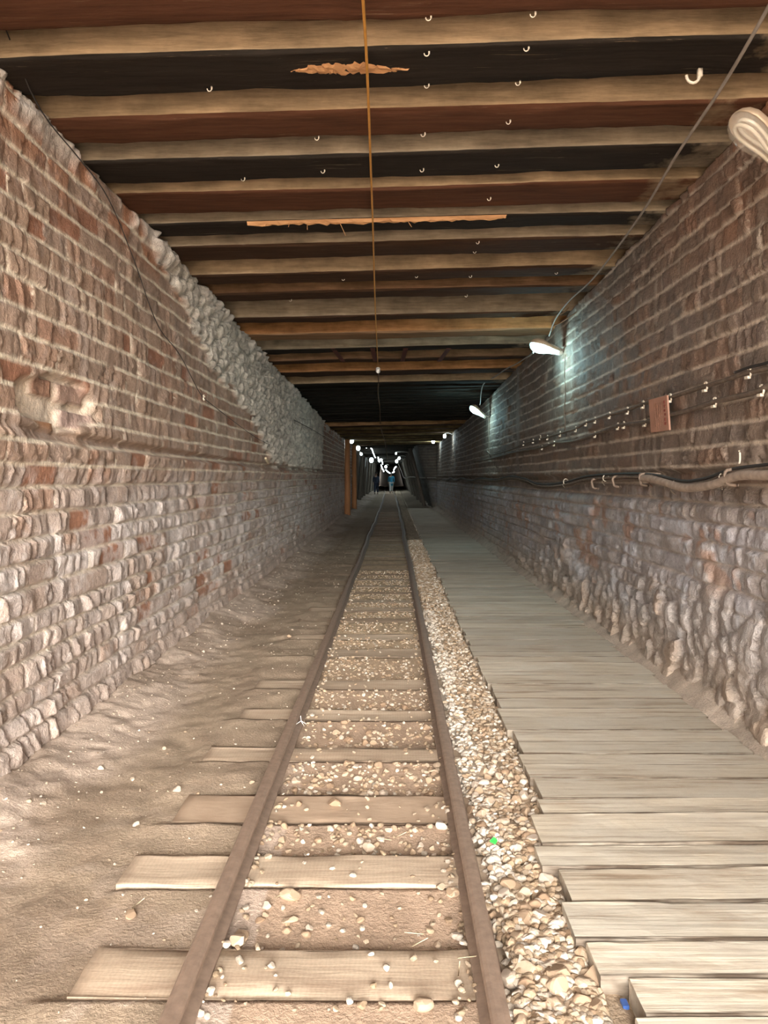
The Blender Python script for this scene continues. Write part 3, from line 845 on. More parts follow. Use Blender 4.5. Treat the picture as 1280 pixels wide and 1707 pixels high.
# ------------------------------------------------------------------ boardwalk
bw = empty('boardwalk', (1.2, 2.0, 0), 'boardwalk of grey weathered planks between the gravel strip and the rough rock wall', 'boardwalk')
bl = [(1.52, 1.705, .62), (1.705, 1.904, .60), (1.905, 2.053, .63), (2.054, 2.219, .557), (2.220, 2.416, .53), (2.417, 2.631, .567), (2.631, 2.797, .513), (2.797, 3.052, .545), (3.052, 3.206, .60)]
y = 3.207
while y < 33:
    w = random.uniform(0.14, 0.23); bl.append((y, y + w - 0.003 - 0.003 * (random.random() < 0.3), 0.615 + random.uniform(-0.018, 0.02))); y += w
rest = MB()
for i, (y0, y1, xl) in enumerate(bl):
    if i < 9: y1 -= 0.006
    xr = 1.76 if y1 < 30 else 1.6
    me, co, P, nx, n = timber_mesh('plank', xl, xr + random.uniform(-.03, .02), y1 - y0, 0.072, 700 + i, 26 if i < 40 else 8, 0.008 if y0 < 3.2 else 0.0035, 0.004 if y0 < 3.2 else 0.002, random.uniform(-.006, .006) if i > 8 else 0.008, random.uniform(-.0006, .0006), grime_shade=True)
    me.polygons.foreach_set('use_smooth', [False] * len(me.polygons))
    zz = -0.010 - 0.00015 * min(i, 60) + random.uniform(-0.0006, 0.0006)
    if i < 99:
        o = link('plank', me, M_BOARD, bw)
        o.location = (-1.2, (y0 + y1) / 2 - 2.0, zz)
    else:
        rest.add([Vector(c) + Vector((-1.2, (y0 + y1) / 2 - 2.0, zz)) for c in co], [tuple(p.vertices) for p in me.polygons])
        bpy.data.meshes.remove(me)
o = rest.build('far_planks', M_BOARD, bw); o['kind'] = 'stuff'

# ------------------------------------------------------------------ stones
def rock_base(seed, sub):
    R = np.random.default_rng(seed)
    bm = bmesh.new(); bmesh.ops.create_icosphere(bm, subdivisions=sub, radius=1.0)
    V = np.array([v.co[:] for v in bm.verts]); Fc = np.array([[v.index for v in f.verts] for f in bm.faces]); bm.free()
    for _ in range(9):
        nrm = R.normal(size=3); nrm /= np.linalg.norm(nrm); lim = R.uniform(0.55, 0.9)
        dd = V @ nrm; V = V - np.outer(np.maximum(dd - lim, 0), nrm)
    V *= np.array([R.uniform(0.9, 1.3), R.uniform(0.8, 1.1), R.uniform(0.55, 0.8)])
    return V, Fc


BASES1 = [rock_base(40 + k, 2) for k in range(10)]
BASES2 = []
for k in range(12):
    V, Fc = rock_base(70 + k, 3)
    BASES2.append(mesh_np('ballast_stone', V, Fc, False)); BASES2[-1].materials.append(M_STONE)


def on_tie(y): return bool(((_near - 0.01 < y) & (y < _far + 0.01)).any())


def stone(x, y, r, label, group, k=None, rz=None, lift=0.35, z=None, name='ballast_stone'):
    me = BASES2[random.randrange(12) if k is None else k]
    o = bpy.data.objects.new(name, me); COL.objects.link(o)
    b = float(floor_z(x, y)) if z is None else z
    if z is None and -0.93 < x < 0.56 and on_tie(y): b = max(b, 0.0)
    o.location = (x, y, b + r * lift)
    o.rotation_euler = (random.uniform(-.35, .35), random.uniform(-.35, .35), random.uniform(0, 6.3) if rz is None else rz)
    s = r
    o.scale = (s, s, s)
    return tag(o, label, 'stone', group)


def gp(x, y, H=EYE): Y = F * H / (y - VPY); return (x - VPX) * Y / F, Y


for (x, y, r, lab) in ((295, 1318, .022, 'lone tan stone lying on the bare earth path'), (330, 1321, .009, 'tiny pebble beside the lone stone on the bare earth path'),
                       (420, 1305, .016, 'small pale stone just outside the rail on the earth path'), (218, 1521, .026, 'flat tan stone half sunk in the earth beside the second sleeper'),
                       (400, 1548, .034, 'large brown stone leaning beside the nearest whole sleeper'), (398, 1572, .028, 'pale stone in front of the large leaning brown stone'),
                       (371, 1574, .011, 'small white stone beside the pale stone at the nearest sleeper'), (484, 1492, .033, 'broad tan stone on the dirt just before the second whole sleeper'), (444, 1505, .020, 'brown stone touching the broad tan stone'),
                       (442, 1517, .013, 'small orange stone below the broad tan stone'), (511, 1543, .017, 'pale stone alone on the brown dirt before the nearest whole sleeper'), (478, 1537, .014, 'brown stone next to the pale one on bare dirt'),
                       (557, 1343, .032, 'pointed orange-tan stone standing on the earth-caked sleeper'), (498, 1342, .018, 'white stone on the earth-caked sleeper'), (706, 1674, .026, 'angular tan stone at the near edge of the nearest sleeper'),
                       (728, 1558, .015, 'tan stone on dirt close to the rail by the gravel'), (610, 1572, .012, 'small stone on the far edge of the nearest whole sleeper'), (588, 1495, .012, 'flat small stone on brown dirt mid track'),
                       (736, 1378, .03, 'orange-brown stone against the gravel side rail'), (755, 1488, .026, 'large pale stone beside the end of the second whole sleeper'), (735, 1480, .018, 'brown stone beside the large pale one'),
                       (928, 1630, .045, 'largest white stone in the gravel strip'), (992, 1628, .045, 'white boulder-like stone touching the boardwalk ends'), (930, 1650, .040, 'broad pinkish stone below the largest white stone'),
                       (876, 1622, .036, 'rounded pale stone in the gravel strip, beside the largest white one'), (849, 1626, .032, 'white stone next to the rail in the gravel strip'), (877, 1538, .032, 'pale egg-shaped stone in the gravel strip'),
                       (482, 1061, .020, 'lone tan stone on the earth path far along'), (339, 1088, .014, 'lone pebble near the foot of the brick wall')):
    X, Y = gp(x, y, EYE - (0.02 if x > 800 else 0))
    stone(X, Y, r * 0.92, lab, None)

ind = 29
tries = 0
while ind < 299 and tries < 9000:
    tries += 1
    if ind % 2 == 0:
        Y = 1.9 + 1.7 * random.random() ** 1.3; X = random.uniform(0.33, 0.55 if Y < 2.9 else 0.57)
        r = random.uniform(0.016, 0.030)
        stone(X, Y, r, 'tan and white stone in the gravel strip beside the boardwalk ends', 'stones of the gravel strip'); ind += 1
    else:
        Y = random.uniform(2.3, 4.8); X = random.uniform(RAIL_L + 0.08, RAIL_R - 0.05)
        if on_tie(Y): continue
        dens = 0.9 if 2.9 < Y < 3.1 or 3.4 < Y < 3.75 else 0.5 if 4 < Y else 0.08
        dens *= 0.35 + 0.65 * max(abs(X + 0.14) / 0.4, 0) if Y < 3.3 else 1
        if random.random() > dens: continue
        stone(X, Y, random.uniform(0.011, 0.024), 'tan stone lying between the rails among the sleepers', 'stones between the rails'); ind += 1


def stuff_stones(name, spots, label, tint=0.8):
    n = len(spots)
    Vs, Fs, Cs = [], [], []; off = 0
    pal = np.array([(.36, .255, .17), (.45, .34, .235), (.52, .41, .30), (.58, .50, .41), (.40, .295, .195), (.48, .38, .28)])
    for i, (x, y, r, wh) in enumerate(spots):
        V, Fc = BASES1[i % 10]
        a, b, c = rng.uniform(0, 6.28), rng.uniform(-.5, .5), rng.uniform(-.5, .5)
        M = np.array(Euler((b, c, a)).to_matrix())
        z = SZ[i]
        P = (V * r) @ M.T + np.array((x, y, z + r * 0.25))
        Vs.append(P); Fs.append(Fc + off); off += len(V)
        cc = pal[rng.integers(6)] * rng.uniform(0.8, 1.1) * tint
        cc = cc * (1 - wh) + np.array((.66, .60, .53)) * wh
        Cs.append(np.broadcast_to(cc, V.shape))
    me = mesh_np(name, np.concatenate(Vs), np.concatenate(Fs), False)
    col_attr(me, np.concatenate(Cs))
    o = link(name, me, M_GRAVEL)
    tag(o, label, 'gravel', kind='stuff')


sp = []
for _ in range(7600):
    Y = 1.75 + 15 * rng.random() ** 1.75; X = 0.30 + 0.325 * rng.random()
    if Y < 2.9: X = 0.30 + 0.25 * rng.random()
    r = rng.uniform(0.007, 0.019) * (1.15 if Y < 3 else 1.0 if Y < 8 else 1.3)
    wh = (rng.random() < (0.75 if X < 0.42 and 2.6 < Y < 8 else 0.15)) * rng.uniform(0.4, 0.9)
    sp.append((X, Y, r, wh))
SZ = floor_z(np.array([s[0] for s in sp]), np.array([s[1] for s in sp])) + 0.004
stuff_stones('gravel', sp, 'tan and white gravel filling the strip between the rail and the boardwalk')
sp = []
while len(sp) < 3600:
    Y = 2.0 + 9.5 * rng.random() ** 1.2; X = rng.uniform(RAIL_L + 0.035, RAIL_R - 0.03)
    edge = min(X - RAIL_L, RAIL_R - X)
    if on_tie(Y):
        if rng.random() > 0.05 + 0.35 * (edge < 0.09): continue
    else:
        dens = 0.10 if Y < 2.85 else 0.55 if Y < 3.1 else 0.7
        if edge < 0.1: dens = max(dens, 0.5)
        dens *= 0.25 + 1.2 * float(vn(X * 3, Y * 2.5, 401))
        if rng.random() > dens: continue
    sp.append((X, Y, rng.uniform(0.005, 0.015), (rng.random() < 0.08) * 0.5))
SZ = floor_z(np.array([s[0] for s in sp]), np.array([s[1] for s in sp]))
SZ = np.array([max(z, 0.0) if on_tie(s[1]) else z for z, s in zip(SZ, sp)]) + 0.001
stuff_stones('gravel', sp, 'small tan gravel scattered between the two rails', 0.72)
sp = []
while len(sp) < 900:
    Y = 1.6 + 14 * rng.random() ** 1.5; X = rng.uniform(-1.72, -0.6)
    if rng.random() > (0.9 if X < -1.3 else 0.3): continue
    sp.append((X, Y, rng.uniform(0.003, 0.008) * (1 + (rng.random() < 0.05)), rng.random() * 0.4))
SZ = floor_z(np.array([s[0] for s in sp]), np.array([s[1] for s in sp]))
stuff_stones('crumbs', sp, 'crumbs of rock strewn over the bare earth path and wall foot', 0.7)

# litter
mb = MB(); X, Y = gp(822, 1411, 1.36); mb.add([(X - .012, Y, .062), (X + .006, Y - .014, .058), (X + .016, Y + .002, .064), (X + .004, Y + .012, .070), (X - .012, Y, .057), (X + .006, Y - .014, .053), (X + .016, Y + .002, .059), (X + .004, Y + .012, .065)],
                                               [(0, 1, 2, 3), (7, 6, 5, 4), (0, 4, 5, 1), (1, 5, 6, 2), (2, 6, 7, 3), (3, 7, 4, 0)])
tag(mb.build('plastic_scrap', M_GREEN, None, False), 'bright green plastic scrap on the gravel strip', 'litter')
mb = MB(); X, Y = gp(1041, 1672, 1.38); mb.box((X - .008, Y - .014, .012), (X + .008, Y + .014, .022)); tag(mb.build('plastic_scrap', M_BLUEP, None, False), 'small blue plastic scrap by the nearest plank end', 'litter')
X, Y = gp(502, 1212); mb = MB(); mb.tube([(X - .03, Y - .02, .02), (X, Y, .035), (X + .03, Y - .01, .02)], .002, 5).tube([(X, Y, .035), (X - .005, Y + .01, .06)], .002, 5).tube([(X, Y, .033), (X + .02, Y - .03, .015)], .002, 5)
tag(mb.build('twig', M_WHITE), 'white forked twig against the rail by the earth path', 'twig')
sp_ = MB()
for (x, y) in ((470, 1495), (485, 1502), (700, 1575), (690, 1560), (765, 1620), (668, 1395), (640, 1402), (590, 1120), (560, 1160), (668, 1160), (620, 1165), (780, 1600), (230, 1590 - 80)):
    X, Y = gp(x, y); a = random.uniform(0, 3.1); z = max(float(floor_z(X, Y)), 0) + .006
    sp_.tube([(X - .03 * math.cos(a), Y - .03 * math.sin(a), z), (X + .03 * math.cos(a), Y + .03 * math.sin(a), z + .004)], .0014, 4)
tag(sp_.build('straw', M_STRAW), 'bits of dry straw strewn between the rails', 'straw', kind='stuff')

# ------------------------------------------------------------------ cables
def cable(name, pts, r, mat, label, n=6, sides=8, parent=None):
    V, Fc = tube_geo(smooth_path(pts, n), r, sides)
    o = link(name, mesh_from(name, V, Fc), mat, parent, True)
    if label: tag(o, label, 'cable')
    return o


cord = empty('hanging_cord', (0, 3, 3), 'orange cord running along the middle of the roof beams into the dark', 'cable')
def under(x, y, drop):
    p = beam_under(x, y); s = 1 - drop / (p.z - EYE)
    return Vector((p.x * s, p.y * s, EYE + (p.z - EYE) * s))
cpts = [under(x, y, 0.05) for x, y in ((602, -60), (605, 0), (610, 80), (614.5, 180), (618, 280), (621, 360), (623, 430), (625, 500), (627, 550), (629, 590))]
ci = [p - Vector((0, 3, 3)) for p in cpts] + [px(630, 612, 11.2) - Vector((0, 3, 3))]
cable('orange_line', ci, 0.0062, M_ORANGE, None, parent=cord)['label'] = 'orange nearer length'
cj = [px(630, 612, 11.2)] + [px(x, y, Y) for x, y, Y in ((631, 632, 12.6), (630, 655, 14.2), (633, 680, 17), (634, 705, 20.4), (637, 722, 23), (641, 733, 27), (643, 745, 33), (645, 758, 40), (647, 768, 46))]
cable('brown_line', [p - Vector((0, 3, 3)) for p in cj], 0.011, M_CORD2, None, parent=cord)['label'] = 'dull brown far length'
mb = MB(); p = px(630, 617, 11.2) - Vector((0, 3, 3)); mb.tube([p + Vector((0, 0, .045)), p + Vector((0, 0, .03)), p - Vector((0, 0, .03)), p - Vector((0, 0, .045))], [.012, .032, .032, .012], 12)
o = mb.build('connector', M_WHITE, cord); o['label'] = 'white round connector'

cable('overhead_cable', [under(x, y, d) for x, y, d in ((1320, -70, .2), (1275, 22, .2), (1200, 150, .2), (1130, 255, .2), (1072, 352, .18), (1020, 425, .14), (985, 468, .12), (950, 500, .1), (930, 525, .1))] + [px(922, 540, 8.0), px(918, 552, 8.1), px(915, 560, 8.2)], 0.0075, M_GREYC, 'grey slack cable slanting under the roof from the unlit lamp to the first lit lamp')
cable('lamp_wire', [px(889, 588, 8.4), px(860, 607, 10.2), px(845, 614, 11), px(825, 628, 12.4), px(805, 642, 13.6), px(800, 676, 14.6)], 0.008, M_GREYC, 'thin wire sagging from the first lit lamp to the second')
cable('loose_wire', [px(948, 513, 8.0), px(938, 522, 8.0), px(925, 527, 8.1), px(920, 538, 8.1), px(924, 543, 8.1), px(950, 528, 7.95), px(975, 510, 7.75)], 0.006, M_CORD2, 'thin brown looped wire tangled by the beam end above the first lit lamp')
cable('drop_wire', [(1.865, 8.32, 2.72), (1.86, 8.33, 2.5), (1.865, 8.3, 2.3), (1.86, 8.35, 2.1), (1.865, 8.32, 1.96), (1.87, 8.4, 1.87)], 0.006, M_DUSTC, 'thin wire dropping down the wall from the first lit lamp')
cable('drop_wire', [(1.865, 14.9, 2.6), (1.86, 14.9, 2.2), (1.86, 14.9, 1.95), (1.865, 14.8, 1.78)], 0.009, M_DUSTC, 'thin wire dropping down the wall from the second lit lamp')
XWL = -1.74
def wl(x, y, off=0.0):
    Y = F * (XWL + off) / (x - VPX); return px(x, y, Y)
cable('wall_wire', [wl(8, 45, .07), wl(30, 100, .06), wl(55, 160, .05), wl(85, 208, .04), wl(130, 262, .03), wl(180, 330, .02), wl(222, 430, .015), wl(262, 540, .015), wl(300, 592, .015), wl(333, 655, .03), wl(350, 672, .03), wl(420, 725, .03), wl(450, 742, .03)], 0.0032, M_BLACKC, 'thin black wire trailing down the red brick wall from the roof')
cable('wall_wire', [wl(490, 700, .07), wl(520, 716, .07), wl(540, 728, .06)], 0.006, M_BLACKC, 'short dark wire on the plastered wall')
# hook and tape on the left wall
p = wl(340, 663, .05)
mb = MB(); mb.tube([p + Vector((0.0, 0.025 * math.cos(a), 0.025 * math.sin(a))) for a in np.linspace(0.3, 5.6, 14)], .006, 6)
tag(mb.build('wire_hook', M_CLIP), 'ivory wire hook where the black wire meets the brick wall', 'hook')
p = wl(445, 768, .06)
mb = MB(); mb.box((p.x - .012, p.y - .11, p.z - .012), (p.x + .012, p.y + .11, p.z + .012), Matrix.Translation(p) @ Euler((-0.28, 0, 0)).to_matrix().to_4x4() @ Matrix.Translation(-p))
tag(mb.build('wooden_peg', M_STRAW, None, False), 'short yellowish wooden peg under the edge of the plaster', 'peg')

XW = 1.86
def wr(x, y, off=0.0):
    Y = F * (XW - off) / (x - VPX); return px(x, y, Y)
up_px = [(1330, 600), (1280, 614), (1247, 621), (1211, 633), (1175, 644), (1116, 663), (1100, 667), (1071, 674), (1045, 684), (1015, 692), (991, 700), (976, 705), (959, 715), (945, 719), (933, 723), (912, 729), (900, 732), (888, 736), (872, 740), (858, 747), (840, 753), (820, 758), (812, 752)]
cable('wall_cable', [wr(x, y, .02) for x, y in up_px], 0.013, M_DUSTC, 'dusty cable along the rock wall, the upper of the pair behind the pink sign')
lo_px = [(1330, 612), (1292, 632), (1268, 650), (1230, 661), (1190, 670), (1150, 683), (1112, 693), (1074, 704), (1039, 708), (1029, 710), (991, 724), (960, 735), (940, 738), (923, 739), (903, 746), (880, 750), (850, 756), (820, 764), (790, 770)]
cable('wall_cable', [wr(x, y, .02) for x, y in lo_px], 0.0155, M_DUSTC, 'dusty cable along the rock wall, the lower of the pair behind the pink sign')
cable('wall_cable', [wr(x, y, .03) for x, y in ((1225, 621), (1250, 612), (1275, 606), (1300, 596))], 0.008, M_BLACKC, 'short dark wire joining the upper wall cable at the edge of view')


def wall_clip(x, y, label, group):
    p = wr(x, y, .03); s = 0.024
    t = empty('cable_clip', p, label, 'clip', group)
    m = MB(); m.tube([(0.004, s * math.cos(a), s * math.sin(a)) for a in np.linspace(0.9, 4.9, 10)], 0.0055, 6)
    m.build('hook', M_CLIP, t)
    m = MB(); m.box((-0.008, -s * .4, -s - 0.008), (0.010, s * 1.15, -s + 0.006)); m.build('foot', M_CLIP, t, False)


for k, (x, y) in enumerate(((1247, 621), (1175, 644), (1116, 663), (1071, 674), (1045, 684), (1015, 692), (991, 700), (976, 705), (959, 715), (933, 723), (912, 729), (900, 729), (888, 735), (872, 739))):
    wall_clip(x, y, (f'ivory clip on the upper wall cable, {["third", "second", "first"][k]} before the pink sign' if k < 3 else f'ivory clip on the upper wall cable, {ORDN[k - 3]} beyond the pink sign'), 'clips on the upper wall cable')
for k, (x, y) in enumerate(((1268, 650), (1190, 670), (1074, 704), (1039, 708), (1029, 710), (991, 724), (923, 739), (903, 746))):
    wall_clip(x, y, (f'ivory clip on the lower wall cable, {["second", "first"][k]} before the pink sign' if k < 2 else f'ivory clip on the lower wall cable, {ORDN[k - 2]} beyond the pink sign'), 'clips on the lower wall cable')
p = wr(1232, 762, .03); mb = MB(); mb.tube([p + Vector((0, 0.01 * math.cos(a), 0.032 * math.sin(a))) for a in np.linspace(1.5, 4.9, 9)], .005, 6)
tag(mb.build('cable_clip', M_CLIP), 'empty ivory clip alone on the rock above the thick hose', 'clip')

# cable bundle on the ledge
bpx = [(1330, 770), (1280, 775), (1219, 783), (1186, 795), (1160, 801), (1136, 802), (1096, 793), (1060, 790), (1000, 792), (970, 796), (950, 802), (920, 807), (894, 806), (875, 798), (850, 794), (825, 799), (800, 797), (785, 801), (770, 797), (760, 800), (752, 797), (745, 800), (735, 798)]
cable('ledge_cable', [wr(x, y, .075) for x, y in bpx], 0.011, M_BLACKC, 'black cable on top of the bundle along the wall ledge')
cable('ledge_cable', [wr(x, y + 5 * min(1, (x - 700) / 300), .085) for x, y in bpx], 0.009, M_DUSTC, 'dusty thin cable in the middle of the bundle along the wall ledge')
cable('ledge_cable', [wr(x, y + 9 * min(1, (x - 700) / 300), .06) for x, y in bpx[6:]], 0.014, M_DUSTC, 'dusty thick cable sagging below the bundle along the wall ledge', 6)
cable('ledge_hose', [wr(x, y, .10) for x, y in ((1330, 786), (1280, 792), (1240, 792), (1219, 796), (1190, 807), (1165, 812), (1136, 813), (1110, 805), (1085, 798), (1070, 797))], 0.025, M_HOSE, 'thick pale hose sagging from the ledge below the pink sign')
for k, (x, y, lab) in enumerate(((1223, 790, 'iron hook holding the thick pale hose near its upper end'), (1077, 795, 'iron hook holding the thin end of the pale hose'), (1031, 799, 'iron hook holding the cable bundle, next past the pale hose'), (995, 803, 'iron hook holding the cable bundle, second past the pale hose'))):
    p = wr(x, y, .07); mb = MB()
    mb.tube(smooth_path([p + Vector((.10, .0, .02)), p + Vector((-.035, 0, .02)), p + Vector((-.04, 0, -.03)), p + Vector((-.03, -.01, -.055)), p + Vector((0.0, -.05, -.06))], 4), .010, 6)
    tag(mb.build('iron_hook', M_HOOK), lab, 'hook', 'iron hooks on the ledge')
for k, (x, y, lab) in enumerate(((1127, 808, 'white cable tie round the pale hose at its lowest sag'), (1206, 797, 'white cable tie round the pale hose below its upper hook'), (1090, 797, 'reddish cable tie hanging at the thin end of the pale hose'), (1010, 797, 'pale cable tie round the bundle past the pale hose'), (943, 803, 'pale cable tie round the bundle where it sags farthest'))):
    p = wr(x, y, .07); mb = MB()
    mb.tube([p + Vector((0.026 * math.cos(a), 0, 0.028 * math.sin(a))) for a in np.linspace(0, 6.28, 14)], .0035, 5)
    mb.tube([p + Vector((-0.024, 0, -.012)), p + Vector((-.028, .02, -.035)), p + Vector((-.02, -.03, -.06))], .003, 5)
    tag(mb.build('cable_tie', M_CLIP if k != 2 else M_SIGN), lab, 'cable tie', 'cable ties on the ledge')

# sign
sg = empty('wall_sign', wr(1099, 691, .05), 'faded pink notice board with red lettering, fixed to the rock wall over the cables', 'sign')
Rm = Euler((0, math.radians(-4), math.radians(3))).to_matrix().to_4x4()
mb = MB(); mb.box((-0.006, -0.155, -0.115), (0.006, 0.155, 0.115), Rm); board = mb.build('board', M_SIGN, sg, False)
mr = MB(); ml = MB(); R_ = random.Random(9)
z = 0.085
while z > -0.07:
    hgt = R_.uniform(0.014, 0.028)
    mr.box((-0.0085, -0.118 + R_.uniform(-.004, .004), z - hgt), (-0.0055, -0.092 + R_.uniform(-.01, .004), z), Rm)
    if R_.random() < .6: mr.box((-0.0085, -0.13, z - hgt * .4), (-0.0055, -0.095, z - hgt * .25), Rm)
    z -= hgt + R_.uniform(.006, .014)
for yl_ in (-0.05, -0.015, 0.02, 0.055):
    z = 0.08
    while z > -0.08:
        hgt = R_.uniform(0.008, 0.026); ml.box((-0.0082, yl_ - .004, z - hgt), (-0.0055, yl_ + R_.uniform(.001, .007), z), Rm); z -= hgt + R_.uniform(.004, .012)
mr.build('heading', M_SIGNINK, board, False)['label'] = 'faded red heading'
ml.build('small_print', M_SIGNINK2, board, False)['label'] = 'faded brown small lettering'

# ------------------------------------------------------------------ things on the roof beams
CL = [(714, 33), (711, 84), (711, 143), (705, 222), (703, 281), (888, 24), (877, 75), (863, 138), (847, 200), (828, 273), (815, 329), (349, 146), (528, 232), (538, 283), (405, 297), (796, 401), (791, 418), (784, 459), (927, 453), (694, 459), (572, 464), (777, 492), (484, 500), (1155, 117)]
for (x, y) in CL:
    p = beam_under(x, y)
    bi = min(range(len(BEAMS)), key=lambda k: max(BEAMS[k][0] + skew(k, p.x) - p.y, p.y - BEAMS[k][1] - skew(k, p.x), 0))
    b = BEAMS[bi]; yy = min(max(p.y, b[0] + skew(bi, p.x) + 0.02), b[1] + skew(bi, p.x) - 0.02)
    zb = float(hb((b[0] + b[1]) / 2)) + tilt(p.x)
    big = (x, y) == (1155, 117)
    s = 0.030 if big else 0.0105
    c = Vector((p.x * yy / p.y, yy, zb - s * 0.9))
    mb = MB()
    mb.tube([c + Vector((s * math.cos(a), 0, s * math.sin(a) * 1.1)) for a in np.linspace(math.pi * 0.98, math.pi * 2.02, 9)], s * 0.24, 6)
    mb.box((c.x + s * .7, c.y - s * .4, c.z - s * .2), (c.x + s * 1.35, c.y + s * .4, c.z + s))
    row = 'row beside orange cord' if 690 < x < 720 else 'row towards grey cable' if 780 < x < 900 else 'on plaster side' if x < 600 else 'near rock wall'
    lab = 'large ivory cable clip alone on the second roof beam near the unlit lamp' if big else f'small ivory clip under the {ORDN[bi]} roof beam, {row}'
    tag(mb.build('cable_clip', M_CLIP), lab, 'clip', 'clips under the roof beams')

for k, (x, lean) in enumerate(((555, .10), (621, .02), (676, -.04), (748, -.10))):
    p = px(x, 570, 9.95); q = px(x + lean * 60, 598, 10.72)
    mb = MB(); wv = Vector((0.030, 0, 0)); t = Vector((0, 0, 0.008))
    a0, a1 = Vector((p.x, 9.95, float(hb(9.95)) - 0.004)), Vector((p.x + lean * .7, 10.86, float(hb(10.86)) - 0.006))
    mb.add([a0 - wv, a0 + wv, a1 + wv, a1 - wv, a0 - wv - t, a0 + wv - t, a1 + wv - t, a1 - wv - t], [(0, 1, 2, 3), (7, 6, 5, 4), (0, 4, 5, 1), (1, 5, 6, 2), (2, 6, 7, 3), (3, 7, 4, 0)])
    tag(mb.build('iron_strap', M_REDIRON, None, False), f'red-brown iron strap bridging two roof beams, {ORDN[k]} of four counted from the plastered wall', 'strap', 'iron straps between roof beams')


def ribbon(name, pts, w, label):
    mb = MB(); V = []
    P = [Vector(p) for p in pts]
    for i, p in enumerate(P):
        V += [p + Vector((0, -.006, w)), p + Vector((0, -.006, -w)), p + Vector((0, .004, w)), p + Vector((0, .004, -w))]
    q = []
    for i in range(len(P) - 1):
        a = 4 * i; b = a + 4
        q += [(a, a + 1, b + 1, b), (a + 2, b + 2, b + 3, a + 3), (a, b, b + 2, a + 2), (a + 1, a + 3, b + 3, b + 1)]
    mb.add(V, q)
    tag(mb.build(name, M_TAPE, None, False), label, 'tape', 'tape strips on the roof beams')


ribbon('tape_strip', [px(x, y, 8.66) for x, y in ((838, 520), (848, 525), (856, 528), (868, 523), (880, 519), (892, 522), (905, 525), (912, 525), (918, 516))], .012, 'zigzag grey tape strip by the beam end above the first lit lamp')
ribbon('tape_strip', [px(x, y, 12.3) for x, y in ((776, 612), (782, 617), (788, 616), (797, 614), (806, 612), (816, 614), (826, 615), (832, 609))], .014, 'zigzag grey tape strip far along, the one nearer the rock wall')
ribbon('tape_strip', [px(x, y, 12.3) for x, y in ((727, 618), (732, 615), (742, 618), (752, 616), (758, 617), (766, 619))], .014, 'short grey tape strip far along, the one nearer the orange cord')

# ------------------------------------------------------------------ lamps
def lathe_half(prof, a0, a1, n, sy=1.0, sz=1.0, th=0.004):
    """shell along +X of radius profile, angles a0..a1 round the axis"""
    V = []; q = []
    for layer, off in ((0, 0.0), (1, th)):
        for (x, r) in prof:
            for k in range(n + 1):
                a = a0 + (a1 - a0) * k / n; rr = max(r - off, 0.0005)
                V.append(Vector((x, sy * rr * math.cos(a), sz * rr * math.sin(a))))
    m = n + 1; L = len(prof) * m
    for i in range(len(prof) - 1):
        for k in range(n):
            a = i * m + k
            q.append((a, a + 1, a + m + 1, a + m)); q.append((L + a, L + a + m, L + a + m + 1, L + a + 1))
    for i in range(len(prof) - 1):
        for k in (0, n):
            a = i * m + k; q.append((a, a + m, L + a + m, L + a))
    for k in range(n):
        for i in (0, len(prof) - 1):
            a = i * m + k; q.append((a, a + 1, L + a + 1, L + a))
    return V, q


PROF = [(0.0, .042), (.04, .048), (.10, .060), (.16, .080), (.22, .092), (.27, .088), (.305, .070), (.325, .045), (.334, .018), (.336, .002)]


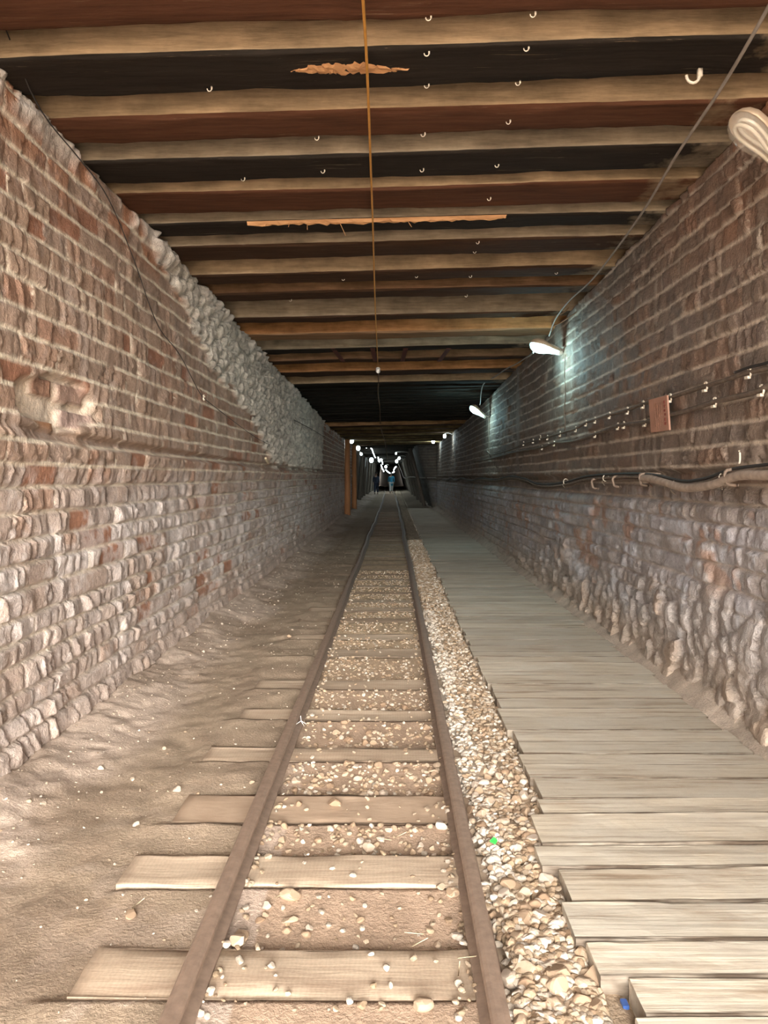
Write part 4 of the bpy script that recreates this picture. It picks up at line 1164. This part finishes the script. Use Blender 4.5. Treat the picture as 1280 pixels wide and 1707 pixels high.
def lamp(base, axis, wallpt, lit, label, power=0, roll=0.0, detail=True):
    """base: the socket end; axis: where the bulb points; wallpt: where the bent arm meets the wall"""
    t = empty('wall_lamp', wallpt, label, 'lamp', 'lamps along the tunnel')
    ax = Vector(axis).normalized()
    q = ax.to_track_quat('X', 'Z').to_matrix().to_4x4()
    M = Matrix.Translation(Vector(base) - Vector(wallpt)) @ q @ Euler((roll, 0, 0)).to_matrix().to_4x4()
    def part(name, V, Fc, mat, lab=None, sm=True, par=t):
        me = mesh_from(name, [M @ Vector(v) for v in V], Fc)
        bm = bmesh.new(); bm.from_mesh(me); bmesh.ops.recalc_face_normals(bm, faces=bm.faces); bm.to_mesh(me); bm.free()
        o = link(name, me, mat, par, sm)
        if lab: o['label'] = lab
        return o
    part('housing', *lathe_half(PROF, -0.10, math.pi + 0.10, 18, 1.0, 0.75), M_SHELL)
    part('lamp_cover', *lathe_half([(x, r * .97) for x, r in PROF], math.pi + 0.10, 2 * math.pi - 0.10, 18, 1.0, 0.95), M_COVER_ON if lit else M_COVER)
    mb = MB()
    for s in (-1, 1):
        for dz in (-.020, .012):
            mb.tube(smooth_path([(.06, s * .020, dz - .012), (.12, s * .024, dz - .012), (.19, s * .040, dz - .012), (.25, s * .042, dz - .014), (.285, s * .020, dz - .016), (.292, 0, dz - .016)], 5), .0085, 8)
    part('bulb_tubes', mb.V, mb.F, M_BULB_ON if lit else M_TUBE)
    V, Fc = tube_geo([(-.05, 0, -.008), (.01, 0, -.008), (.065, 0, -.01)], [.030, .034, .034], 16); collar = part('collar', V, Fc, M_WHITE)
    V, Fc = tube_geo([(.048, 0, -.010), (.054, 0, -.010)], [.0355, .0355], 16); part('ring', V, Fc, M_TEAL, 'teal ring', par=collar)
    b0 = M @ Vector((0.10, 0, 0.052)); b1 = M @ Vector((-.06, 0, .03))
    mb = MB(); mb.tube(smooth_path([b0, b1, Vector((b1.x * 0.25, b1.y * 0.5, b1.z)), Vector((b1.x * .12, b1.y * .2, b1.z - .03)), Vector((0, 0, 0))], 5), .012, 8); mb.build('bent_arm', M_METAL, t)
    if power:
        ld = bpy.data.lights.new('lamp_glow', 'POINT'); ld.energy = power; ld.color = (0.55, 0.95, 1.0); ld.shadow_soft_size = 0.07
        lo = bpy.data.objects.new('lamp_glow', ld); COL.objects.link(lo); lo.parent = t
        lo.location = M @ Vector((.20, 0, -.16))
    return t


lamp(Vector((1.79, 3.50, 2.825)), (-0.155, -0.03, 0.125), Vector((1.91, 3.45, 2.80)), False, 'unlit lamp with clear cover and folded white tubes, nearest the camera by the roof')
lamp(Vector((1.80, 8.40, 2.775)), (-0.30, -0.10, 0.075), Vector((1.905, 8.40, 2.66)), True, 'lit lamp with a cyan glow on a bent arm, nearest of the lit ones', 16)
b = px(806, 693, 14.8); lamp(b, (-0.24, -0.10, 0.17), Vector((1.90, 14.9, b.z - .1)), True, 'lit lamp with a cyan glow, second of the lit ones along the rock wall', 16)


def far_lamp(x, y, Y, r, label, power=0, wallx=None):
    p = px(x, y, Y)
    t = empty('tunnel_lamp', p, label, 'lamp', 'far lamps along the tunnel')
    bm = bmesh.new(); r *= 0.66; bmesh.ops.create_uvsphere(bm, u_segments=16, v_segments=10, radius=r); me = bpy.data.meshes.new('globe'); bm.to_mesh(me); bm.free()
    for v in me.vertices: v.co.z *= 1.25
    link('globe', me, M_GLOBE, t, True)
    mb = MB(); sgn = 1 if wallx is None or wallx > p.x else -1
    mb.tube(smooth_path([(0, 0, r * .9), (0.02 * sgn, 0, r * 1.7), ((wallx - p.x) * .5 if wallx else .15 * sgn, 0, r * 2.0), ((wallx - p.x) if wallx else .3 * sgn, 0, r * 1.2)], 4), .015, 6); mb.build('arm', M_METAL, t)
    if power:
        ld = bpy.data.lights.new('lamp_glow', 'POINT'); ld.energy = power * 0.4; ld.color = (0.78, 0.97, 1.0); ld.shadow_soft_size = 0.15
        lo = bpy.data.objects.new('lamp_glow', ld); COL.objects.link(lo); lo.parent = t; lo.location = (0, -.25, -r - .05)


for (x, y, Y, r, lab, pw, wx) in (
        (741, 727, 24.3, .075, 'far white lamp on the rock wall, just before the green-lit corner', 22, 1.88), (722, 736, 31, .10, 'far white lamp at the green-lit corner of the rock wall', 30, 1.75),
        (586, 735, 28.4, .12, 'large white lamp above the nearer orange post', 26, -1.75), (597, 747, 33.5, .13, 'white lamp above the farther orange post', 20, -1.75),
        (602, 757, 44, .10, 'white lamp just below the one over the farther orange post', 10, -1.95), (619, 767, 55, .22, 'big white lamp left of the dark-clothed walker, lowest on that side', 14, -1.9),
        (611, 746, 36, .045, 'small white bulb at the head of the zigzag light string', 0, None), (632, 768, 58, .13, 'white lamp at the elbow of the zigzag light string', 0, None),
        (643, 778, 78, .18, 'white lamp above the head of the person in blue', 12, None), (660, 756, 42, .07, 'white lamp nearest the roof of the cluster over the track', 8, .9),
        (665, 764, 50, .12, 'white lamp in the middle of the cluster over the track', 0, .9), (661, 769, 57, .15, 'white lamp at the foot of the cluster, joined to the grey drop cable', 12, .9)):
    far_lamp(x, y, Y, r, lab, pw, wx)
ls = MB()
for seg in (((618, 747, 37), (620, 749, 38), (622, 755, 41), (625.5, 763, 45)), ((630, 762, 46), (631, 766, 48)), ((634, 766, 50), (636, 765.5, 50), (637, 770, 54), (638, 774, 57)), ((635, 775, 58), (636.5, 779, 62)), ((637, 781, 64), (638, 782.5, 65)), ((639, 784, 66), (639.5, 786, 68)),
            ((643, 783, 66), (647, 787, 70), (651, 789, 73), (653, 788.5, 74)), ((654, 788, 75), (657, 786.5, 72)), ((656, 784, 70), (658, 780, 66), (660, 778, 64))):
    ls.tube(smooth_path([px(*p) for p in seg], 3), 0.0006 * seg[0][2], 6)
cable('bulb_cord', [px(611, 746, 36) + Vector((0, 0, .06)), px(611, 746, 36) + Vector((.02, -.3, .05)), Vector((px(611, 746, 36).x, 35.6, float(hb(36)) + .05))], .012, M_GREYC, 'short cord holding the small white bulb at the head of the light string')
tag(ls.build('light_string', M_GLOBE), 'zigzag string of white lights hanging in the far dark tunnel', 'light string')
cable('drop_cable', [px(663, 771, 56), px(668, 783, 52), px(672, 794, 48), px(675, 797, 46), px(684, 795, 42), (1.30, 36.5, 1.36), (1.55, 33.8, 1.36), (1.78, 31.5, 1.36)], 0.028, M_GREYC, 'grey cable slanting down from the lamp cluster to the far wall')

# ------------------------------------------------------------------ posts and props of the far tunnel
for (x0, yb, Y, X, lab) in ((568, 862, 27.66, -1.64, 'orange timber post standing against the far brick wall, nearer one'), (587, 851, 32.9, -1.66, 'orange timber post standing at the end of the brick wall, farther one')):
    mb = MB(); zt = float(hb(Y)) - 0.03
    mb.tube([(X, Y, -0.1), (X + .005, Y, 0.9), (X - .005, Y, 1.8), (X, Y, zt)], [.115, .105, .10, .095], 12)
    tag(mb.build('timber_post', M_POST), lab, 'post', 'timber posts')
for k, Y in enumerate(np.arange(36, 106, 4.5)):
    Y = float(Y); r = random.uniform(.09, .12)
    mb = MB(); xb = -2.0 + random.uniform(-.05, .05); mb.tube([(xb, Y, -.06), (xb + .09, Y, 1.2), (xb + .17, Y, float(hb(Y)) - .02)], [r, r * .95, r * .9], 9)
    tag(mb.build('pit_prop', M_PROP), 'dark leaning pit prop on the walkers\' side of the far tunnel' if k != 3 else 'paler leaning pit prop beside the dark-clothed walker', 'prop', 'pit props, walkers\' side')
    mb = MB(); xb = 1.56 + random.uniform(-.06, .06); mb.tube([(xb, Y + .3, -.06), (xb - .33, Y + .3, 1.3), (xb - .70, Y + .3, float(hb(Y)) - .02)], [r, r * .95, r * .9], 9)
    tag(mb.build('pit_prop', M_PROP), 'dark slanting pit prop on the boardwalk side of the far tunnel', 'prop', 'pit props, boardwalk side')
    add_beam(100 + k, Y - .15, Y + .15, (.09, .075, .06), (.05, .045, .04), 'dark cross timber resting on pit props in the far tunnel', 'cross timbers of the far tunnel', 0.0, 0.2, 0.6, -2.0, 1.2)

# ------------------------------------------------------------------ people
def skin_mesh(name, verts, edges, radii, mat, parent, sub=2):
    me = bpy.data.meshes.new(name); me.from_pydata(verts, edges, []); me.update()
    o = link(name, me, mat, parent)
    md = o.modifiers.new('skin', 'SKIN'); md.use_smooth_shade = True
    sv = me.skin_vertices[0].data
    for i, r in enumerate(radii):
        sv[i].radius = r if isinstance(r, tuple) else (r, r)
    sv[0].use_root = True
    ss = o.modifiers.new('sub', 'SUBSURF'); ss.levels = sub; ss.render_levels = sub
    return o


def person(loc, label, top, trousers, coat_len, stride, facing):
    t = empty('person', loc, label, 'person'); t.rotation_euler = (0, 0, facing)
    s = stride
    V = [(0, 0, .95), (0, 0, 1.15), (0, 0, 1.38), (0, 0, 1.48), (0, .01, 1.56), (0, .02, 1.66), (0, .01, 1.74),
         (.09, 0, .90), (.10, s * .5, .50), (.10, s * .55, .09), (.10, s * .55 + .14, .04),
         (-.09, 0, .90), (-.10, -s * .35, .50), (-.10, -s * .9, .10), (-.10, -s * .9 + .13, .04),
         (.18, 0, 1.40), (.23, -.06, 1.14), (.24, .04, .90), (-.18, 0, 1.40), (-.23, .06, 1.14), (-.24, .14, .92)]
    E = [(0, 1), (1, 2), (2, 3), (3, 4), (4, 5), (5, 6), (0, 7), (7, 8), (8, 9), (9, 10), (0, 11), (11, 12), (12, 13), (13, 14), (2, 15), (15, 16), (16, 17), (2, 18), (18, 19), (19, 20)]
    Rr = [(.13, .10), (.12, .09), (.15, .10), .055, .055, (.078, .095), (.06, .07), .085, .06, .04, .035, .085, .06, .04, .035, .055, .04, .032, .055, .04, .032]
    for side, wi in ((1, 17), (-1, 20)):                 # hand: palm, four fingers, thumb
        w = Vector(V[wi]); pi = len(V); V.append(tuple(w + Vector((0, .015, -.07)))); E.append((wi, pi)); Rr.append((.018, .034))
        for f, (oy, ln) in enumerate(((-.028, .070), (-.009, .080), (.010, .076), (.029, .060))):
            a = len(V); V.append(tuple(w + Vector((0, .015 + oy, -.12)))); V.append(tuple(w + Vector((-side * .02, .03 + oy, -.12 - ln * .8))))
            E += [(pi, a), (a, a + 1)]; Rr += [.009, .008]
        a = len(V); V.append(tuple(w + Vector((-side * .02, .06, -.08)))); V.append(tuple(w + Vector((-side * .03, .07, -.12)))); E += [(pi, a), (a, a + 1)]; Rr += [.010, .008]
    # face: nose, ears, chin
    a = len(V); V += [(0, .125, 1.65), (.088, .02, 1.655), (-.088, .02, 1.655), (0, .085, 1.585)]; E += [(5, a), (5, a + 1), (5, a + 2), (5, a + 3)]; Rr += [.013, .016, .016, .025]
    skin_mesh('body', V, E, Rr, M_SKIN, t)
    skin_mesh('hair', [(0, -.015, 1.70), (0, .0, 1.76), (0, -.05, 1.64)], [(0, 1), (0, 2)], [(.085, .092), (.062, .075), (.062, .05)], M_HAIR, t)
    skin_mesh('trousers', [(0, 0, .97), (.09, 0, .90), (.10, s * .5, .50), (.10, s * .55, .13), (-.09, 0, .90), (-.10, -s * .35, .50), (-.10, -s * .9, .14)], [(0, 1), (1, 2), (2, 3), (0, 4), (4, 5), (5, 6)], [(.15, .12), .115, .09, .078, .115, .09, .078], trousers, t)
    sh = skin_mesh('shirt', [(0, 0, 1.15), (0, 0, 1.40), (0, 0, 1.47), (0, 0, .95), (0, .0, coat_len), (.19, 0, 1.40), (.235, -.06, 1.14), (.24, .035, .94), (-.19, 0, 1.40), (-.235, .06, 1.14), (-.24, .13, .96)],
                   [(0, 1), (1, 2), (0, 3), (3, 4), (1, 5), (5, 6), (6, 7), (1, 8), (8, 9), (9, 10)], [(.155, .12), (.17, .125), (.075, .07), (.17, .14), (.19, .155), .075, .062, .05, .075, .062, .05], top, t)
    for nm, p in (('shoe', (.10, s * .55, .05)), ('shoe', (-.10, -s * .9, .05))):
        skin_mesh(nm, [(p[0], p[1] - .02, p[2]), (p[0], p[1] + .16, p[2] - .012)], [(0, 1)], [(.055, .05), (.045, .035)], M_SHOE, t)
    # eyes and mouth on the face
    mb = MB()
    for sx in (-.03, .03):
        mb.tube([(sx - .012, .112, 1.672), (sx + .012, .112, 1.672)], .006, 6)
    mb.tube([(-.022, .112, 1.605), (.022, .112, 1.605)], .005, 6)
    mb.build('face_features', M_HAIR, t)
    return t


person(px(652, 820.5, 66) * 1.0 - Vector((0, 0, px(652, 820.5, 66).z - 0.0)), 'person in a long teal-blue shirt and pale trousers walking away along the track', M_BLUE, M_PALE, .60, .32, math.radians(4))
person(Vector((px(627, 820, 62).x, 62, 0.0)), 'person in dark navy clothes walking beside the one in blue', M_NAVY, M_NAVY, .55, .22, math.radians(-6))
